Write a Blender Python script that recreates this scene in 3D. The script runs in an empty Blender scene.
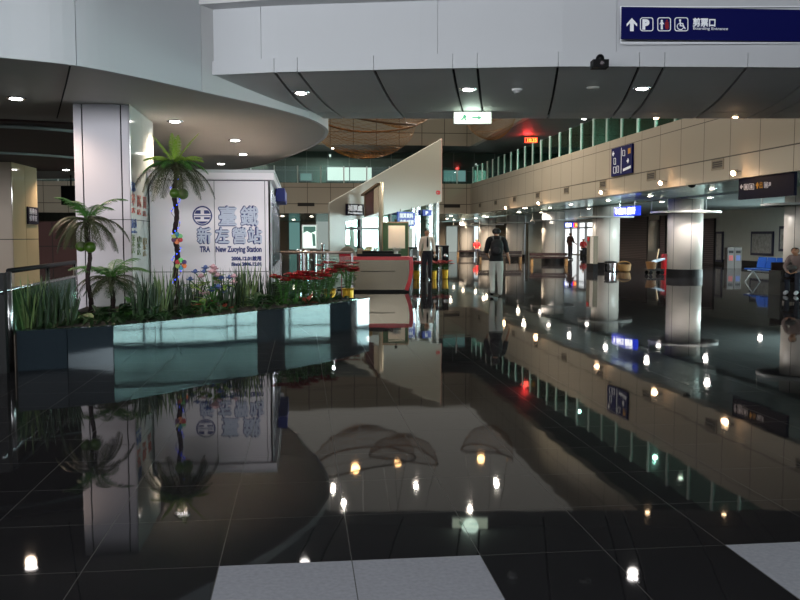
import bpy, bmesh, math, random
from math import sin, cos, pi, radians, atan, sqrt, hypot
from mathutils import Vector, Matrix
random.seed(7)
SC = bpy.context.scene
COL = SC.collection

# ------------------------------------------------------------------ camera
FPX, CH = 870.0, 1.5
PITCH = atan(64/870)
YAW = atan(99/870/(cos(PITCH)+64/870*sin(PITCH)))
FW = Vector((sin(YAW)*cos(PITCH), cos(YAW)*cos(PITCH), -sin(PITCH)))
RT = Vector((cos(YAW), -sin(YAW), 0))
UP = RT.cross(FW)
CAM = Vector((0, 0, CH))
cd = bpy.data.cameras.new('camera'); co = bpy.data.objects.new('camera', cd); COL.objects.link(co)
cd.sensor_width = 36; cd.lens = FPX*36/800; cd.clip_end = 300
co.location = CAM; co.rotation_euler = (pi/2-PITCH, 0, -YAW)
SC.camera = co
def ray(x, y): return FW + RT*((x-400)/FPX) + UP*((300-y)/FPX)
def az(x, y, z=0.0):
    r = ray(x, y); return CAM + r*((z-CH)/r.z)
def aX(x, y, X):
    r = ray(x, y); return CAM + r*(X/r.x)
def aY(x, y, Y):
    r = ray(x, y); return CAM + r*(Y/r.y)
def ad(x, y, d):
    r = ray(x, y); h = hypot(r.x, r.y); return CAM + r*(d/(r.x*sin(YAW)+r.y*cos(YAW)))

# ------------------------------------------------------------------ world and exposure
SC.view_settings.view_transform = 'Standard'; SC.view_settings.look = 'None'
SC.view_settings.gamma = 1; SC.view_settings.use_curve_mapping = False
SC.view_settings.exposure = 0.0
W_DIM, W_BRIGHT = 0.3, 17.0
w = bpy.data.worlds.new('sky'); SC.world = w; w.use_nodes = True
nt = w.node_tree; N = nt.nodes; L = nt.links
bg = N['Background']
tc = N.new('ShaderNodeTexCoord'); sx = N.new('ShaderNodeSeparateXYZ')
L.new(tc.outputs['Generated'], sx.inputs[0])
mr = N.new('ShaderNodeMapRange'); mr.interpolation_type = 'SMOOTHSTEP'
mr.inputs[1].default_value = 0.6; mr.inputs[2].default_value = 0.9
L.new(sx.outputs[0], mr.inputs[0])
mxs = N.new('ShaderNodeMapRange'); mxs.inputs[3].default_value = W_DIM; mxs.inputs[4].default_value = W_BRIGHT
L.new(mr.outputs[0], mxs.inputs[0]); L.new(mxs.outputs[0], bg.inputs[1])
mc = N.new('ShaderNodeMix'); mc.data_type = 'RGBA'
mc.inputs[6].default_value = (.88, .93, 1.0, 1); mc.inputs[7].default_value = (.80, .98, 1.0, 1)
L.new(mr.outputs[0], mc.inputs[0]); L.new(mc.outputs[2], bg.inputs[0])

def area_light(name, loc, rot, sx_, sy_, power, color):
    l = bpy.data.lights.new(name, 'AREA'); l.shape = 'RECTANGLE'; l.size = sx_; l.size_y = sy_; l.energy = power; l.color = color
    o = bpy.data.objects.new(name, l); COL.objects.link(o); o.location = loc; o.rotation_euler = rot
area_light('clerestory_daylight', (-12, -7.6, 4.4), (pi/2, 0, 0), 27, 1.6, 4000, (.93, .97, 1.0))   # added area light for unseen daylight from behind the camera
area_light('side_window_daylight', (21.85, 31.8, 1.4), (pi/2, 0, pi/2), 6.4, 2.4, 1250, (.80, .97, 1.0))   # daylight through the right hall windows

# ------------------------------------------------------------------ materials
def S(r, g, b):
    f = lambda c: (c/255/12.92) if c/255 <= .04045 else ((c/255+.055)/1.055)**2.4
    return (f(r), f(g), f(b), 1)
def math_node(nt, op, a, b=None, c=None):
    n = nt.nodes.new('ShaderNodeMath'); n.operation = op
    for i, v in enumerate((a, b, c)):
        if v is None: continue
        if isinstance(v, (int, float)): n.inputs[i].default_value = v
        else: nt.links.new(v, n.inputs[i])
    return n.outputs[0]
def seam_mask(nt, seams):
    g = nt.nodes.new('ShaderNodeNewGeometry'); s = nt.nodes.new('ShaderNodeSeparateXYZ')
    nt.links.new(g.outputs['Position'], s.inputs[0]); out = None
    for ax, sp, off, wd in seams:
        p = s.outputs['xyz'.index(ax[0])]
        if sp is None:
            m = math_node(nt, 'COMPARE', p, off, wd/2)
        else:
            q = math_node(nt, 'MULTIPLY', math_node(nt, 'SUBTRACT', p, off), 1/sp)
            fr = math_node(nt, 'FRACT', math_node(nt, 'ADD', q, .5))
            m = math_node(nt, 'COMPARE', fr, .5, wd/sp/2)
        out = m if out is None else math_node(nt, 'MAXIMUM', out, m)
    return out
MATS = {}
def mat(name, col, rough=.55, metal=0., spec=.4, emit=None, es=0., seams=None, seamcol=(.02, .02, .02, 1), mott=0., mscale=3., bump=0., bscale=40., coat=0.):
    if name in MATS: return MATS[name]
    m = bpy.data.materials.new(name); m.use_nodes = True; nt = m.node_tree
    b = nt.nodes['Principled BSDF']
    b.inputs['Roughness'].default_value = rough; b.inputs['Metallic'].default_value = metal
    b.inputs['Specular IOR Level'].default_value = spec; b.inputs['Base Color'].default_value = col
    b.inputs['Coat Weight'].default_value = coat; b.inputs['Coat Roughness'].default_value = .05
    cur = None
    if mott:
        tcn = nt.nodes.new('ShaderNodeTexCoord'); nz = nt.nodes.new('ShaderNodeTexNoise')
        nz.inputs['Scale'].default_value = mscale; nz.inputs['Detail'].default_value = 5
        nt.links.new(tcn.outputs['Object'], nz.inputs[0])
        mx = nt.nodes.new('ShaderNodeMix'); mx.data_type = 'RGBA'
        mx.inputs[6].default_value = tuple(c*(1-mott) for c in col[:3])+(1,)
        mx.inputs[7].default_value = tuple(min(1, c*(1+mott)) for c in col[:3])+(1,)
        nt.links.new(nz.outputs[0], mx.inputs[0]); cur = mx.outputs[2]
    if seams:
        k = seam_mask(nt, seams); mx = nt.nodes.new('ShaderNodeMix'); mx.data_type = 'RGBA'
        nt.links.new(k, mx.inputs[0]); mx.inputs[6].default_value = col; mx.inputs[7].default_value = seamcol
        if cur is not None: nt.links.new(cur, mx.inputs[6])
        cur = mx.outputs[2]
    if cur is not None: nt.links.new(cur, b.inputs['Base Color'])
    if bump:
        nz = nt.nodes.new('ShaderNodeTexNoise'); nz.inputs['Scale'].default_value = bscale
        tcn = nt.nodes.new('ShaderNodeTexCoord'); nt.links.new(tcn.outputs['Object'], nz.inputs[0])
        bp = nt.nodes.new('ShaderNodeBump'); bp.inputs['Strength'].default_value = bump; bp.inputs['Distance'].default_value = .01
        nt.links.new(nz.outputs[0], bp.inputs['Height']); nt.links.new(bp.outputs[0], b.inputs['Normal'])
    if emit:
        b.inputs['Emission Color'].default_value = emit; b.inputs['Emission Strength'].default_value = es
    MATS[name] = m; return m
def glass_mat(name, tint, refl=.12, rough=.02):
    m = bpy.data.materials.new(name); m.use_nodes = True; nt = m.node_tree
    nt.nodes.remove(nt.nodes['Principled BSDF']); out = nt.nodes['Material Output']
    t = nt.nodes.new('ShaderNodeBsdfTransparent'); t.inputs[0].default_value = tint
    g = nt.nodes.new('ShaderNodeBsdfGlossy'); g.inputs['Roughness'].default_value = rough
    fr = nt.nodes.new('ShaderNodeFresnel'); fr.inputs[0].default_value = 1.45
    k = math_node(nt, 'MAXIMUM', fr.outputs[0], refl)
    k = math_node(nt, 'MULTIPLY', k, .7)
    mx = nt.nodes.new('ShaderNodeMixShader'); nt.links.new(k, mx.inputs[0])
    nt.links.new(t.outputs[0], mx.inputs[1]); nt.links.new(g.outputs[0], mx.inputs[2]); nt.links.new(mx.outputs[0], out.inputs[0])
    return m
def polished(name, col, factor, ior=1.5, rough=.035, seams=None, seamcol=(.1, .1, .1, 1), speck=.4, sscale=60., floorf=0., gcol=(1, 1, 1, 1), bump=0.):
    m = bpy.data.materials.new(name); m.use_nodes = True; nt = m.node_tree
    nt.nodes.remove(nt.nodes['Principled BSDF']); out = nt.nodes['Material Output']
    d = nt.nodes.new('ShaderNodeBsdfDiffuse'); g = nt.nodes.new('ShaderNodeBsdfGlossy'); g.inputs['Roughness'].default_value = rough
    g.inputs[0].default_value = gcol
    geo = nt.nodes.new('ShaderNodeNewGeometry')
    nz = nt.nodes.new('ShaderNodeTexNoise'); nz.inputs['Scale'].default_value = sscale; nz.inputs['Detail'].default_value = 4
    nt.links.new(geo.outputs['Position'], nz.inputs[0])
    mx = nt.nodes.new('ShaderNodeMix'); mx.data_type = 'RGBA'
    mx.inputs[6].default_value = tuple(c*(1-speck) for c in col[:3])+(1,); mx.inputs[7].default_value = tuple(c*(1+speck) for c in col[:3])+(1,)
    nt.links.new(nz.outputs[0], mx.inputs[0]); cur = mx.outputs[2]
    fr = nt.nodes.new('ShaderNodeFresnel'); fr.inputs[0].default_value = ior
    k = math_node(nt, 'ADD', math_node(nt, 'MULTIPLY', fr.outputs[0], factor), floorf)
    if seams:
        sm = seam_mask(nt, seams); m2 = nt.nodes.new('ShaderNodeMix'); m2.data_type = 'RGBA'
        nt.links.new(sm, m2.inputs[0]); nt.links.new(cur, m2.inputs[6]); m2.inputs[7].default_value = seamcol; cur = m2.outputs[2]
        k = math_node(nt, 'MULTIPLY', k, math_node(nt, 'SUBTRACT', 1.0, math_node(nt, 'MULTIPLY', sm, .6)))
    if bump:
        n2 = nt.nodes.new('ShaderNodeTexNoise'); n2.inputs['Scale'].default_value = 1.3; n2.inputs['Detail'].default_value = 2
        nt.links.new(geo.outputs['Position'], n2.inputs[0])
        bp = nt.nodes.new('ShaderNodeBump'); bp.inputs['Strength'].default_value = 1; bp.inputs['Distance'].default_value = bump
        nt.links.new(n2.outputs[0], bp.inputs['Height']); nt.links.new(bp.outputs[0], g.inputs['Normal'])
    nt.links.new(cur, d.inputs[0])
    ms = nt.nodes.new('ShaderNodeMixShader'); nt.links.new(k, ms.inputs[0]); nt.links.new(d.outputs[0], ms.inputs[1]); nt.links.new(g.outputs[0], ms.inputs[2])
    nt.links.new(ms.outputs[0], out.inputs[0]); return m
def emis(name, col, s): return mat(name, (.02, .02, .02, 1), rough=.6, emit=col, es=s)

M_white = mat('white_panel', S(205, 204, 206), .5)
M_fascia = mat('pale_fascia', S(196, 198, 203), .55)
M_soffit = mat('grey_soffit', S(186, 184, 180), .6, mott=.04)
M_beamsof = mat('beam_soffit', S(196, 196, 196), .5, mott=.04)
M_dark = mat('near_black', S(18, 17, 18), .6)
M_joint = mat('joint_dark', S(30, 30, 32), .8)
M_steel = mat('brushed_steel', S(190, 190, 192), .25, metal=1.)
M_chrome = mat('chrome', S(215, 215, 220), .08, metal=1.)
M_black = mat('black_paint', S(13, 13, 15), .5, spec=.15)
M_navy = mat('navy_sign', S(12, 16, 84), .6, spec=.12)
M_navydark = mat('dark_navy_sign', S(16, 14, 34), .65, spec=.1)
M_signwhite = mat('sign_white', S(235, 238, 245), .5, emit=S(235, 238, 245), es=.12)
M_signred = mat('sign_red', S(150, 30, 45), .5)
M_signyellow = mat('sign_yellow', S(200, 140, 30), .5)
M_red = mat('red_paint', S(190, 16, 30), .35)
M_gold = mat('gold_foil', S(205, 160, 50), .3, metal=.7, bump=.4)
M_bark = mat('palm_bark', S(34, 18, 18), .85, mott=.5, mscale=30)
M_frond_dark = mat('frond_dark', S(58, 62, 38), .5, mott=.3)
M_frond_lit = mat('frond_fresh', S(132, 160, 62), .5, mott=.25)  # fresh upper fronds, with their lit look put into the colour
M_frond_mid = mat('frond_mid', S(66, 110, 48), .5, mott=.3)
M_coconut = mat('coconut_green', S(62, 90, 26), .3, mott=.25)
M_leaf = mat('leaf_dark', S(34, 62, 30), .4, mott=.35)
M_leaf_b = mat('leaf_mid', S(60, 105, 42), .45, mott=.35)
M_leaf_v = mat('leaf_variegated', S(130, 160, 70), .45, mott=.35)
M_snake = mat('snake_leaf', S(40, 58, 34), .4, mott=.6, mscale=14)
M_soil = mat('soil', S(34, 26, 20), .95, mott=.5, mscale=20, bump=.6)
M_petalred = mat('petal_red', S(150, 8, 18), .5, mott=.25)
M_blue_seat = mat('blue_plastic', S(16, 74, 158), .35)
M_grey_leg = mat('leg_grey', S(150, 158, 160), .4)
M_wood = mat('dark_wood', S(27, 11, 10), .35, mott=.3)
M_skin = mat('skin', S(176, 128, 100), .5)
M_hair = mat('hair_black', S(12, 10, 10), .45)
M_glass = glass_mat('clear_glass', (.86, .95, .92, 1))
M_greenglass = glass_mat('green_glass', (.52, .80, .70, 1), .10)
M_lens = emis('lamp_lens', (1, .95, .93, 1), 30)
M_lens_warm = emis('lamp_lens_warm', (1, .86, .7, 1), 20)
M_boothglass = glass_mat('booth_glass', (.80, .93, .88, 1), .02)
M_lens_spot = emis('spot_lens', (1, .66, .38, 1), 40)

# ------------------------------------------------------------------ mesh builder
class MB:
    def __init__(s): s.v = []; s.f = []; s.m = []; s.cm = 0
    def add(s, vs, fs):
        b = len(s.v); s.v += [tuple(x) for x in vs]; s.f += [tuple(b+i for i in f) for f in fs]; s.m += [s.cm]*len(fs); return s
    def box(s, a, b):
        x0, y0, z0 = (min(a[i], b[i]) for i in range(3)); x1, y1, z1 = (max(a[i], b[i]) for i in range(3))
        return s.add([(x0,y0,z0),(x1,y0,z0),(x1,y1,z0),(x0,y1,z0),(x0,y0,z1),(x1,y0,z1),(x1,y1,z1),(x0,y1,z1)],
                     [(3,2,1,0),(4,5,6,7),(0,1,5,4),(1,2,6,5),(2,3,7,6),(3,0,4,7)])
    def obox(s, c, u, v, n, hu, hv, hn):
        c, u, v, n = map(Vector, (c, u, v, n)); P = []
        for k in (-1, 1):
            for (i, j) in ((-1,-1),(1,-1),(1,1),(-1,1)): P.append(c+u*hu*i+v*hv*j+n*hn*k)
        return s.add(P, [(3,2,1,0),(4,5,6,7),(0,1,5,4),(1,2,6,5),(2,3,7,6),(3,0,4,7)])
    def prism(s, pts, z0, z1):
        n = len(pts); return s.add([(p[0],p[1],z0) for p in pts]+[(p[0],p[1],z1) for p in pts],
            [tuple(range(n-1,-1,-1)), tuple(range(n,2*n))]+[(i,(i+1)%n,n+(i+1)%n,n+i) for i in range(n)])
    def flat(s, pts, o, u, v, n, t=.004):   # 2-D outline on a plane, thickness t
        o, u, v, n = map(Vector, (o, u, v, n)); k = len(pts)
        P = [o+u*p[0]+v*p[1] for p in pts]
        return s.add(P+[p+n*t for p in P], [tuple(range(k-1,-1,-1)), tuple(range(k,2*k))]+[(i,(i+1)%k,k+(i+1)%k,k+i) for i in range(k)])
    def ring2d(s, outer, inner, o, u, v, n, t=.004):
        o, u, v, n = map(Vector, (o, u, v, n)); k = len(outer)
        A = [o+u*p[0]+v*p[1] for p in outer]; B = [o+u*p[0]+v*p[1] for p in inner]
        V = A+B+[p+n*t for p in A]+[p+n*t for p in B]; F = []
        for i in range(k):
            j = (i+1)%k
            F += [(2*k+i,2*k+j,3*k+j,3*k+i),(i,j,2*k+j,2*k+i),(k+j,k+i,3*k+i,3*k+j),(j,i,k+i,k+j)]
        return s.add(V, F)
    def tube(s, pts, r, seg=8, cap=True, closed=False):
        pts = [Vector(p) for p in pts]; n = len(pts); rs = r if isinstance(r, (list, tuple)) else [r]*n
        V = []; prev = None
        for i, p in enumerate(pts):
            a = pts[i-1] if (i > 0 or closed) else p; b = pts[(i+1)%n] if (i < n-1 or closed) else p
            t = (b-a).normalized() if (b-a).length > 1e-9 else Vector((0,0,1))
            if prev is None:
                q = Vector((0,0,1)) if abs(t.z) < .9 else Vector((1,0,0)); x = t.cross(q).normalized()
            else:
                x = prev - t*prev.dot(t); x = x.normalized() if x.length > 1e-6 else t.orthogonal().normalized()
            prev = x; y = t.cross(x)
            for k in range(seg):
                a_ = 2*pi*k/seg; V.append(p+(x*cos(a_)+y*sin(a_))*rs[i])
        F = []
        for i in range(n if closed else n-1):
            i2 = (i+1)%n
            for k in range(seg): F.append((i*seg+k, i*seg+(k+1)%seg, i2*seg+(k+1)%seg, i2*seg+k))
        if cap and not closed: F += [tuple(range(seg-1,-1,-1)), tuple(range((n-1)*seg, n*seg))]
        return s.add(V, F)
    def lathe(s, prof, c=(0,0,0), seg=24, a0=0, a1=2*pi):
        full = abs(a1-a0-2*pi) < 1e-6; k = seg if full else seg+1; V = []
        for r, z in prof:
            for i in range(k):
                a = a0+(a1-a0)*i/seg; V.append((c[0]+r*cos(a), c[1]+r*sin(a), c[2]+z))
        F = []
        for j in range(len(prof)-1):
            for i in range(seg):
                i2 = (i+1)%k; F.append((j*k+i, j*k+i2, (j+1)*k+i2, (j+1)*k+i))
        if full:
            if prof[0][0] > 1e-6: F.append(tuple(range(k-1,-1,-1)))
            if prof[-1][0] > 1e-6: F.append(tuple(range((len(prof)-1)*k, len(prof)*k)))
        return s.add(V, F)
    def ell(s, c, r, seg=14, rings=9, rot=None):
        V = []; c = Vector(c)
        for j in range(rings+1):
            t = pi*j/rings
            for i in range(seg):
                a = 2*pi*i/seg; p = Vector((r[0]*sin(t)*cos(a), r[1]*sin(t)*sin(a), -r[2]*cos(t)))
                V.append(c+(rot @ p if rot else p))
        F = [(j*seg+i, j*seg+(i+1)%seg, (j+1)*seg+(i+1)%seg, (j+1)*seg+i) for j in range(rings) for i in range(seg)]
        return s.add(V, F)
    def strip(s, L_, R_): # two rails of points -> quads
        n = len(L_); return s.add(list(L_)+list(R_), [(i,i+1,n+i+1,n+i) for i in range(n-1)])
    def merge(s, o, off=(0,0,0)):
        b = len(s.v); s.v += [(x+off[0],y+off[1],z+off[2]) for x,y,z in o.v]; s.f += [tuple(b+i for i in f) for f in o.f]; s.m += [s.cm]*len(o.f); return s
    def mesh(s, name, mats, smooth=False, off=(0,0,0)):
        me = bpy.data.meshes.new(name); me.from_pydata([(x-off[0],y-off[1],z-off[2]) for x,y,z in s.v], [], s.f)
        for m in (mats if isinstance(mats, (list, tuple)) else [mats]): me.materials.append(m)
        for p, k in zip(me.polygons, s.m): p.material_index = k; p.use_smooth = smooth
        me.update(); return me
def thing(name, label, cat, loc=(0,0,0), rz=0., group=None):
    o = bpy.data.objects.new(name, None); COL.objects.link(o); o.empty_display_size = .2
    o.location = loc; o.rotation_euler = (0, 0, rz); o['label'] = label; o['category'] = cat
    if group: o['group'] = group
    return o
def obj(name, mb, m, parent=None, world=True, smooth=False, label=None):
    """one mesh object; world=True: the builder's points are world points (only for unrotated parents)"""
    off = (0,0,0)
    if parent is not None and world:
        p = parent; off = Vector((0,0,0))
        while p is not None: off = off+p.location; p = p.parent
    o = bpy.data.objects.new(name, mb.mesh(name, m, smooth, off)); COL.objects.link(o)
    if parent is not None: o.parent = parent
    if label: o['label'] = label
    return o
def single(name, mb, m, label, cat, group=None, smooth=False):
    xs = [v[0] for v in mb.v]; ys = [v[1] for v in mb.v]; zs = [v[2] for v in mb.v]
    c = ((min(xs)+max(xs))/2, (min(ys)+max(ys))/2, min(zs))
    o = bpy.data.objects.new(name, mb.mesh(name, m, smooth, c)); COL.objects.link(o); o.location = c
    o['label'] = label; o['category'] = cat
    if group: o['group'] = group
    return o
def struct(name, mb, m, parent=None, label=None, smooth=False):
    o = obj(name, mb, m, parent, smooth=smooth)
    if parent is None: o['kind'] = 'structure'
    if label: o['label'] = label
    return o
def dup(root, loc, rz=None, label=None, group=None, scale=None):
    def cp(o, par):
        c = o.copy(); COL.objects.link(c)
        if par is not None: c.parent = par
        for ch in [k for k in KIDS.get(o.name, [])]: cp(ch, c)
        return c
    KIDS = {}
    for k in COL.objects:
        if k.parent is not None: KIDS.setdefault(k.parent.name, []).append(k)
    r = cp(root, None); r.location = loc
    if rz is not None: r.rotation_euler = (0, 0, rz)
    if scale: r.scale = (scale,)*3
    if label: r['label'] = label
    if group: r['group'] = group
    return r
def text(name, body, size, o, u, v, m, parent, bold=0., ext=.003, align='LEFT', fit=None, label=None):
    """flat lettering standing on a plane: o = baseline start, u = reading direction, v = up"""
    halo = 0.
    if bold and any(ord(ch) > 0x2000 for ch in body): halo, bold = bold, 0.
    c = bpy.data.curves.new(name, 'FONT'); c.body = body; c.size = size; c.extrude = ext; c.offset = bold
    c.align_x = align; c.resolution_u = 3
    t = bpy.data.objects.new('lettering_curve', c); COL.objects.link(t)
    bpy.context.view_layer.update()
    me = bpy.data.meshes.new_from_object(t.evaluated_get(bpy.context.evaluated_depsgraph_get()))
    bpy.data.objects.remove(t); bpy.data.curves.remove(c)
    me.name = name; me.materials.clear(); me.materials.append(m)
    if halo:   # thicken strokes: the same outline laid around itself
        vs = [q.co.copy() for q in me.vertices]; fs = [tuple(q.vertices) for q in me.polygons]; k = len(vs)
        dd = [(0, 0)]+[(halo*cos(a_), halo*sin(a_)) for a_ in [pi*j/4 for j in range(8)]]
        m2 = bpy.data.meshes.new(name); m2.from_pydata([(q.x+dx, q.y+dy, q.z+.00012*i) for i, (dx, dy) in enumerate(dd) for q in vs], [], [tuple(j+k*i for j in f) for i in range(9) for f in fs])
        bpy.data.meshes.remove(me); me = m2; me.materials.append(m)
    u = Vector(u).normalized(); v = Vector(v).normalized(); n = u.cross(v)
    sxx = 1.0
    if fit and len(me.vertices):
        w_ = max(p.co.x for p in me.vertices)-min(p.co.x for p in me.vertices)
        if w_ > 0: sxx = fit/w_
    off = Vector((0,0,0)); p = parent
    while p is not None: off = off+p.location; p = p.parent
    for p in me.vertices: p.co = Vector(o)+u*(p.co.x*sxx)+v*p.co.y+n*p.co.z-off
    ob = bpy.data.objects.new(name, me); COL.objects.link(ob); ob.parent = parent
    if label: ob['label'] = label
    return ob
ORD = ['first','second','third','fourth','fifth','sixth','seventh','eighth','ninth','tenth','eleventh','twelfth','thirteenth','fourteenth','fifteenth','sixteenth','seventeenth','eighteenth','nineteenth','twentieth']
def catmull(pts, n=6):
    P = [Vector(p) for p in pts]; out = []
    for i in range(len(P)-1):
        p0 = P[max(i-1,0)]; p1 = P[i]; p2 = P[i+1]; p3 = P[min(i+2,len(P)-1)]
        for k in range(n):
            t = k/n; out.append(.5*((2*p1)+(p2-p0)*t+(2*p0-5*p1+4*p2-p3)*t*t+(3*p1-p0-3*p2+p3)*t**3))
    out.append(P[-1]); return out
def interp(x, tab):
    for (a, va), (b, vb) in zip(tab, tab[1:]):
        if x <= b: return va+(vb-va)*(x-a)/(b-a)
    (a, va), (b, vb) = tab[-2:]; return va+(vb-va)*(x-a)/(b-a)
def arc2d(cx, cy, r, a0, a1, n): return [(cx+r*cos(a0+(a1-a0)*i/n), cy+r*sin(a0+(a1-a0)*i/n)) for i in range(n+1)]
def rrect(x0, y0, x1, y1, r, n=4):
    return arc2d(x1-r, y1-r, r, 0, pi/2, n)+arc2d(x0+r, y1-r, r, pi/2, pi, n)+arc2d(x0+r, y0+r, r, pi, 1.5*pi, n)+arc2d(x1-r, y0+r, r, 1.5*pi, 2*pi, n)
X3, Y3, Z3 = Vector((1,0,0)), Vector((0,1,0)), Vector((0,0,1))

# ================================================================== THE SETTING
HZ = 2.86           # side hall ceiling / bottom of the fascia
XF = 10.3           # fascia plane on the right
YF = 52.6           # fascia plane at the far end
FT = 4.67           # fascia top
M_floor = polished('polished_dark_granite', S(33, 32, 34), .78, ior=1.2, rough=.03, speck=.5, sscale=90,
                   seams=[('x', .605, .2215, .004), ('y', .66, 3.93, .004)], seamcol=S(84, 82, 80), bump=.0012)
struct('floor', MB().box((-32, -8, -.2), (26, 84, 0)), M_floor)
M_inlay = mat('grey_granite_tile', S(146, 146, 154), .75, spec=.15, mott=.25, mscale=45, seams=[('x', .605, .2215, .005), ('y', .66, 3.93, .005)], seamcol=S(80, 80, 82))
for i, (x0, x1) in enumerate(((-.3835, .8265), (2.0365, 3.2465))):
    struct('floor_tile' if i == 0 else 'floor_tile.001', MB().box((x0, 2.61, -.01), (x1, 3.93, .0015)), M_inlay,
           label='matte grey granite tile pair in the dark floor')

beige = S(170, 159, 142)
M_wallr = mat('beige_fascia_right', beige, .45, seams=[('y', 1.38, 17.4, .022), ('z', None, 3.42, .03), ('z', None, 4.40, .02)], seamcol=S(70, 62, 54), mott=.04, mscale=.6)
M_wallf = mat('beige_fascia_far', beige, .45, seams=[('x', 1.38, .4, .03), ('z', None, 3.42, .04), ('z', None, 4.40, .03)], seamcol=S(80, 70, 60), mott=.04, mscale=.6)
M_upr = mat('beige_upper_right', S(160, 150, 132), .5, seams=[('y', 1.38, 17.4, .03), ('z', None, 7.7, .03)], seamcol=S(70, 62, 54))
M_upf = mat('beige_upper_far', S(160, 150, 132), .5, seams=[('x', 1.38, .4, .04), ('z', None, 7.7, .04)], seamcol=S(80, 70, 60))
struct('wall_right', MB().box((XF, 11, HZ), (XF+.3, YF+.3, FT)), M_wallr)
struct('wall_far', MB().box((-30, YF, HZ), (XF, YF+.3, FT)), M_wallf)
struct('wall_right_upper', MB().box((XF, 11, 6.96), (XF+.3, YF, 9.0)), M_upr)
struct('wall_far_upper', MB().box((-30, YF, 6.96), (XF, YF+.3, 9.0)), M_upf)
M_ceil = mat('hall_ceiling_grey', S(150, 148, 142), .8)
struct('ceiling', MB().box((-32, 12, 9.02), (XF+.3, YF+.3, 9.2)), M_ceil)
FILL_GLOW = emis('skylight_glazing', (1, .93, .82, 1), 4.2)  # glow of an added, unseen panel that brightens the hall fascias
sk = struct('window_11', MB().box((-12, 14, 9.0), (-3.5, 37, 9.018)), FILL_GLOW); sk['label'] = 'translucent skylight over the main hall'
sk2 = struct('window_12', MB().box((-3.3, 13, 9.0), (XF, YF, 9.018)), emis('luminous_ceiling', (1, .95, .84, 1), .42)); sk2['label'] = 'luminous translucent ceiling of the main hall'  # added glow stands in for the bright ceiling mirrored in the floor
fr = MB()
for k in range(13): fr.box((-12, 14+k*23/12-.05, 8.95), (-3.5, 14+k*23/12+.05, 8.999))
for k in range(4): fr.box((-12+k*2.83-.05, 14, 8.95), (-12+k*2.83+.05, 37, 8.999))
obj('window_frame', fr, mat('skylight_frame', S(120, 120, 116), .5), sk)  # bars under the added fill panel
M_hceil = polished('metal_ceiling_panels', S(206, 216, 210), .55, ior=1.6, rough=.16, speck=.05, seams=[('y', 1.38, 17.4, .02), ('x', 1.2, 10.6, .02)], seamcol=S(40, 42, 42), floorf=.25, gcol=(.74, .88, .86, 1))
M_hceild = mat('hall_ceiling_dark', S(72, 74, 72), .7)
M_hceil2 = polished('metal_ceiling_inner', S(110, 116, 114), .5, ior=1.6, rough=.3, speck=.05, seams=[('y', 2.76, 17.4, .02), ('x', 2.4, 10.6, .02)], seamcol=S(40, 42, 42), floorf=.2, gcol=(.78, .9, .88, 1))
struct('ceiling_side', MB().box((XF+.3, 2, HZ), (13.2, 84, HZ+.12)), M_hceil)
struct('ceiling_side_inner', MB().box((13.5, -4, HZ-.04), (22.4, 84, HZ+.1)), M_hceil2)
struct('ceiling_far', MB().box((-30, YF+.3, HZ), (XF+.3, 84, HZ+.12)), M_hceil)
struct('ceiling_front', MB().box((-31, -8, 5.3), (22.4, 12.4, 5.5)), M_ceil)
struct('wall_right_front', MB().box((XF+.3, -8, HZ), (XF+.6, 12.4, 5.3)), M_fascia)
struct('wall_front', MB().box((-31, -8.2, 0), (22.4, -8, 3.0)).box((-31, -8.2, 5.2), (22.4, -8, 5.5)), mat('front_wall', S(60, 62, 66), .8))
struct('gallery_floor', MB().box((XF+.3, 2, HZ+.14), (16.2, YF+5, 4.5)), M_hceild)
struct('gallery_floor_far', MB().box((-30, YF+.3, HZ+.14), (XF+.3, YF+5, 4.5)), M_hceild)
M_gceil = mat('gallery_ceiling', S(84, 84, 82), .6, seams=[('y', 1.38, 17.4, .03)], seamcol=S(40, 40, 40))
struct('gallery_ceiling', MB().box((XF+.3, 2, 6.98), (16.2, YF+5, 7.1)), M_gceil)
struct('gallery_ceiling_far', MB().box((-30, YF+.3, 6.98), (XF+.3, YF+5, 7.1)), M_gceil)
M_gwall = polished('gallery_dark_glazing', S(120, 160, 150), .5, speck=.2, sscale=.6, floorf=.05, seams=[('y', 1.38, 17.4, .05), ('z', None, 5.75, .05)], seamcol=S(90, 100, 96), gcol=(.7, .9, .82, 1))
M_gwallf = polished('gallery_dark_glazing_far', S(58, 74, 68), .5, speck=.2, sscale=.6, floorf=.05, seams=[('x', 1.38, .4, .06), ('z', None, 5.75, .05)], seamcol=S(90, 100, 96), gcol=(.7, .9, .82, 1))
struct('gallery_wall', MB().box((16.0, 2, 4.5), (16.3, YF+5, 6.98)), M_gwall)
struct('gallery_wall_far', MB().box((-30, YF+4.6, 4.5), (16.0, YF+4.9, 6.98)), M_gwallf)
# outer side wall of the right hall: glazed near part (daylight), solid dark far part
M_bwall = mat('dark_back_wall', S(188, 192, 184), .7, mott=.06)
struct('wall_side', MB().box((22, 35, 0), (22.4, 62.5, HZ-.04)).box((22, 72, 0), (22.4, 84, HZ-.04)).box((22, -4, 2.7), (22.4, 35, HZ-.04)).box((22, 62.5, 2.55), (22.4, 72, HZ-.04)), M_bwall)
struct('baseboard_side', MB().box((21.97, 35, 0), (22, 62.5, .28)), M_dark)
struct('wall_end', MB().box((-30, 83, 0), (22, 83.3, HZ)), mat('end_wall', S(120, 108, 92), .6, seams=[('x', 1.4, .4, .04)], seamcol=S(60, 54, 48)))
struct('wall_left', MB().box((-31, -8, 0), (-30.6, 84, 9)), mat('left_wall', S(70, 60, 56), .7))
M_mull = mat('window_mullion', S(70, 76, 78), .4, metal=.3)
w1 = MB()
for y in [k*1.9+.2 for k in range(19)]: w1.box((21.95, y-.04, 0), (22.12, y+.04, 2.7))
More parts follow.
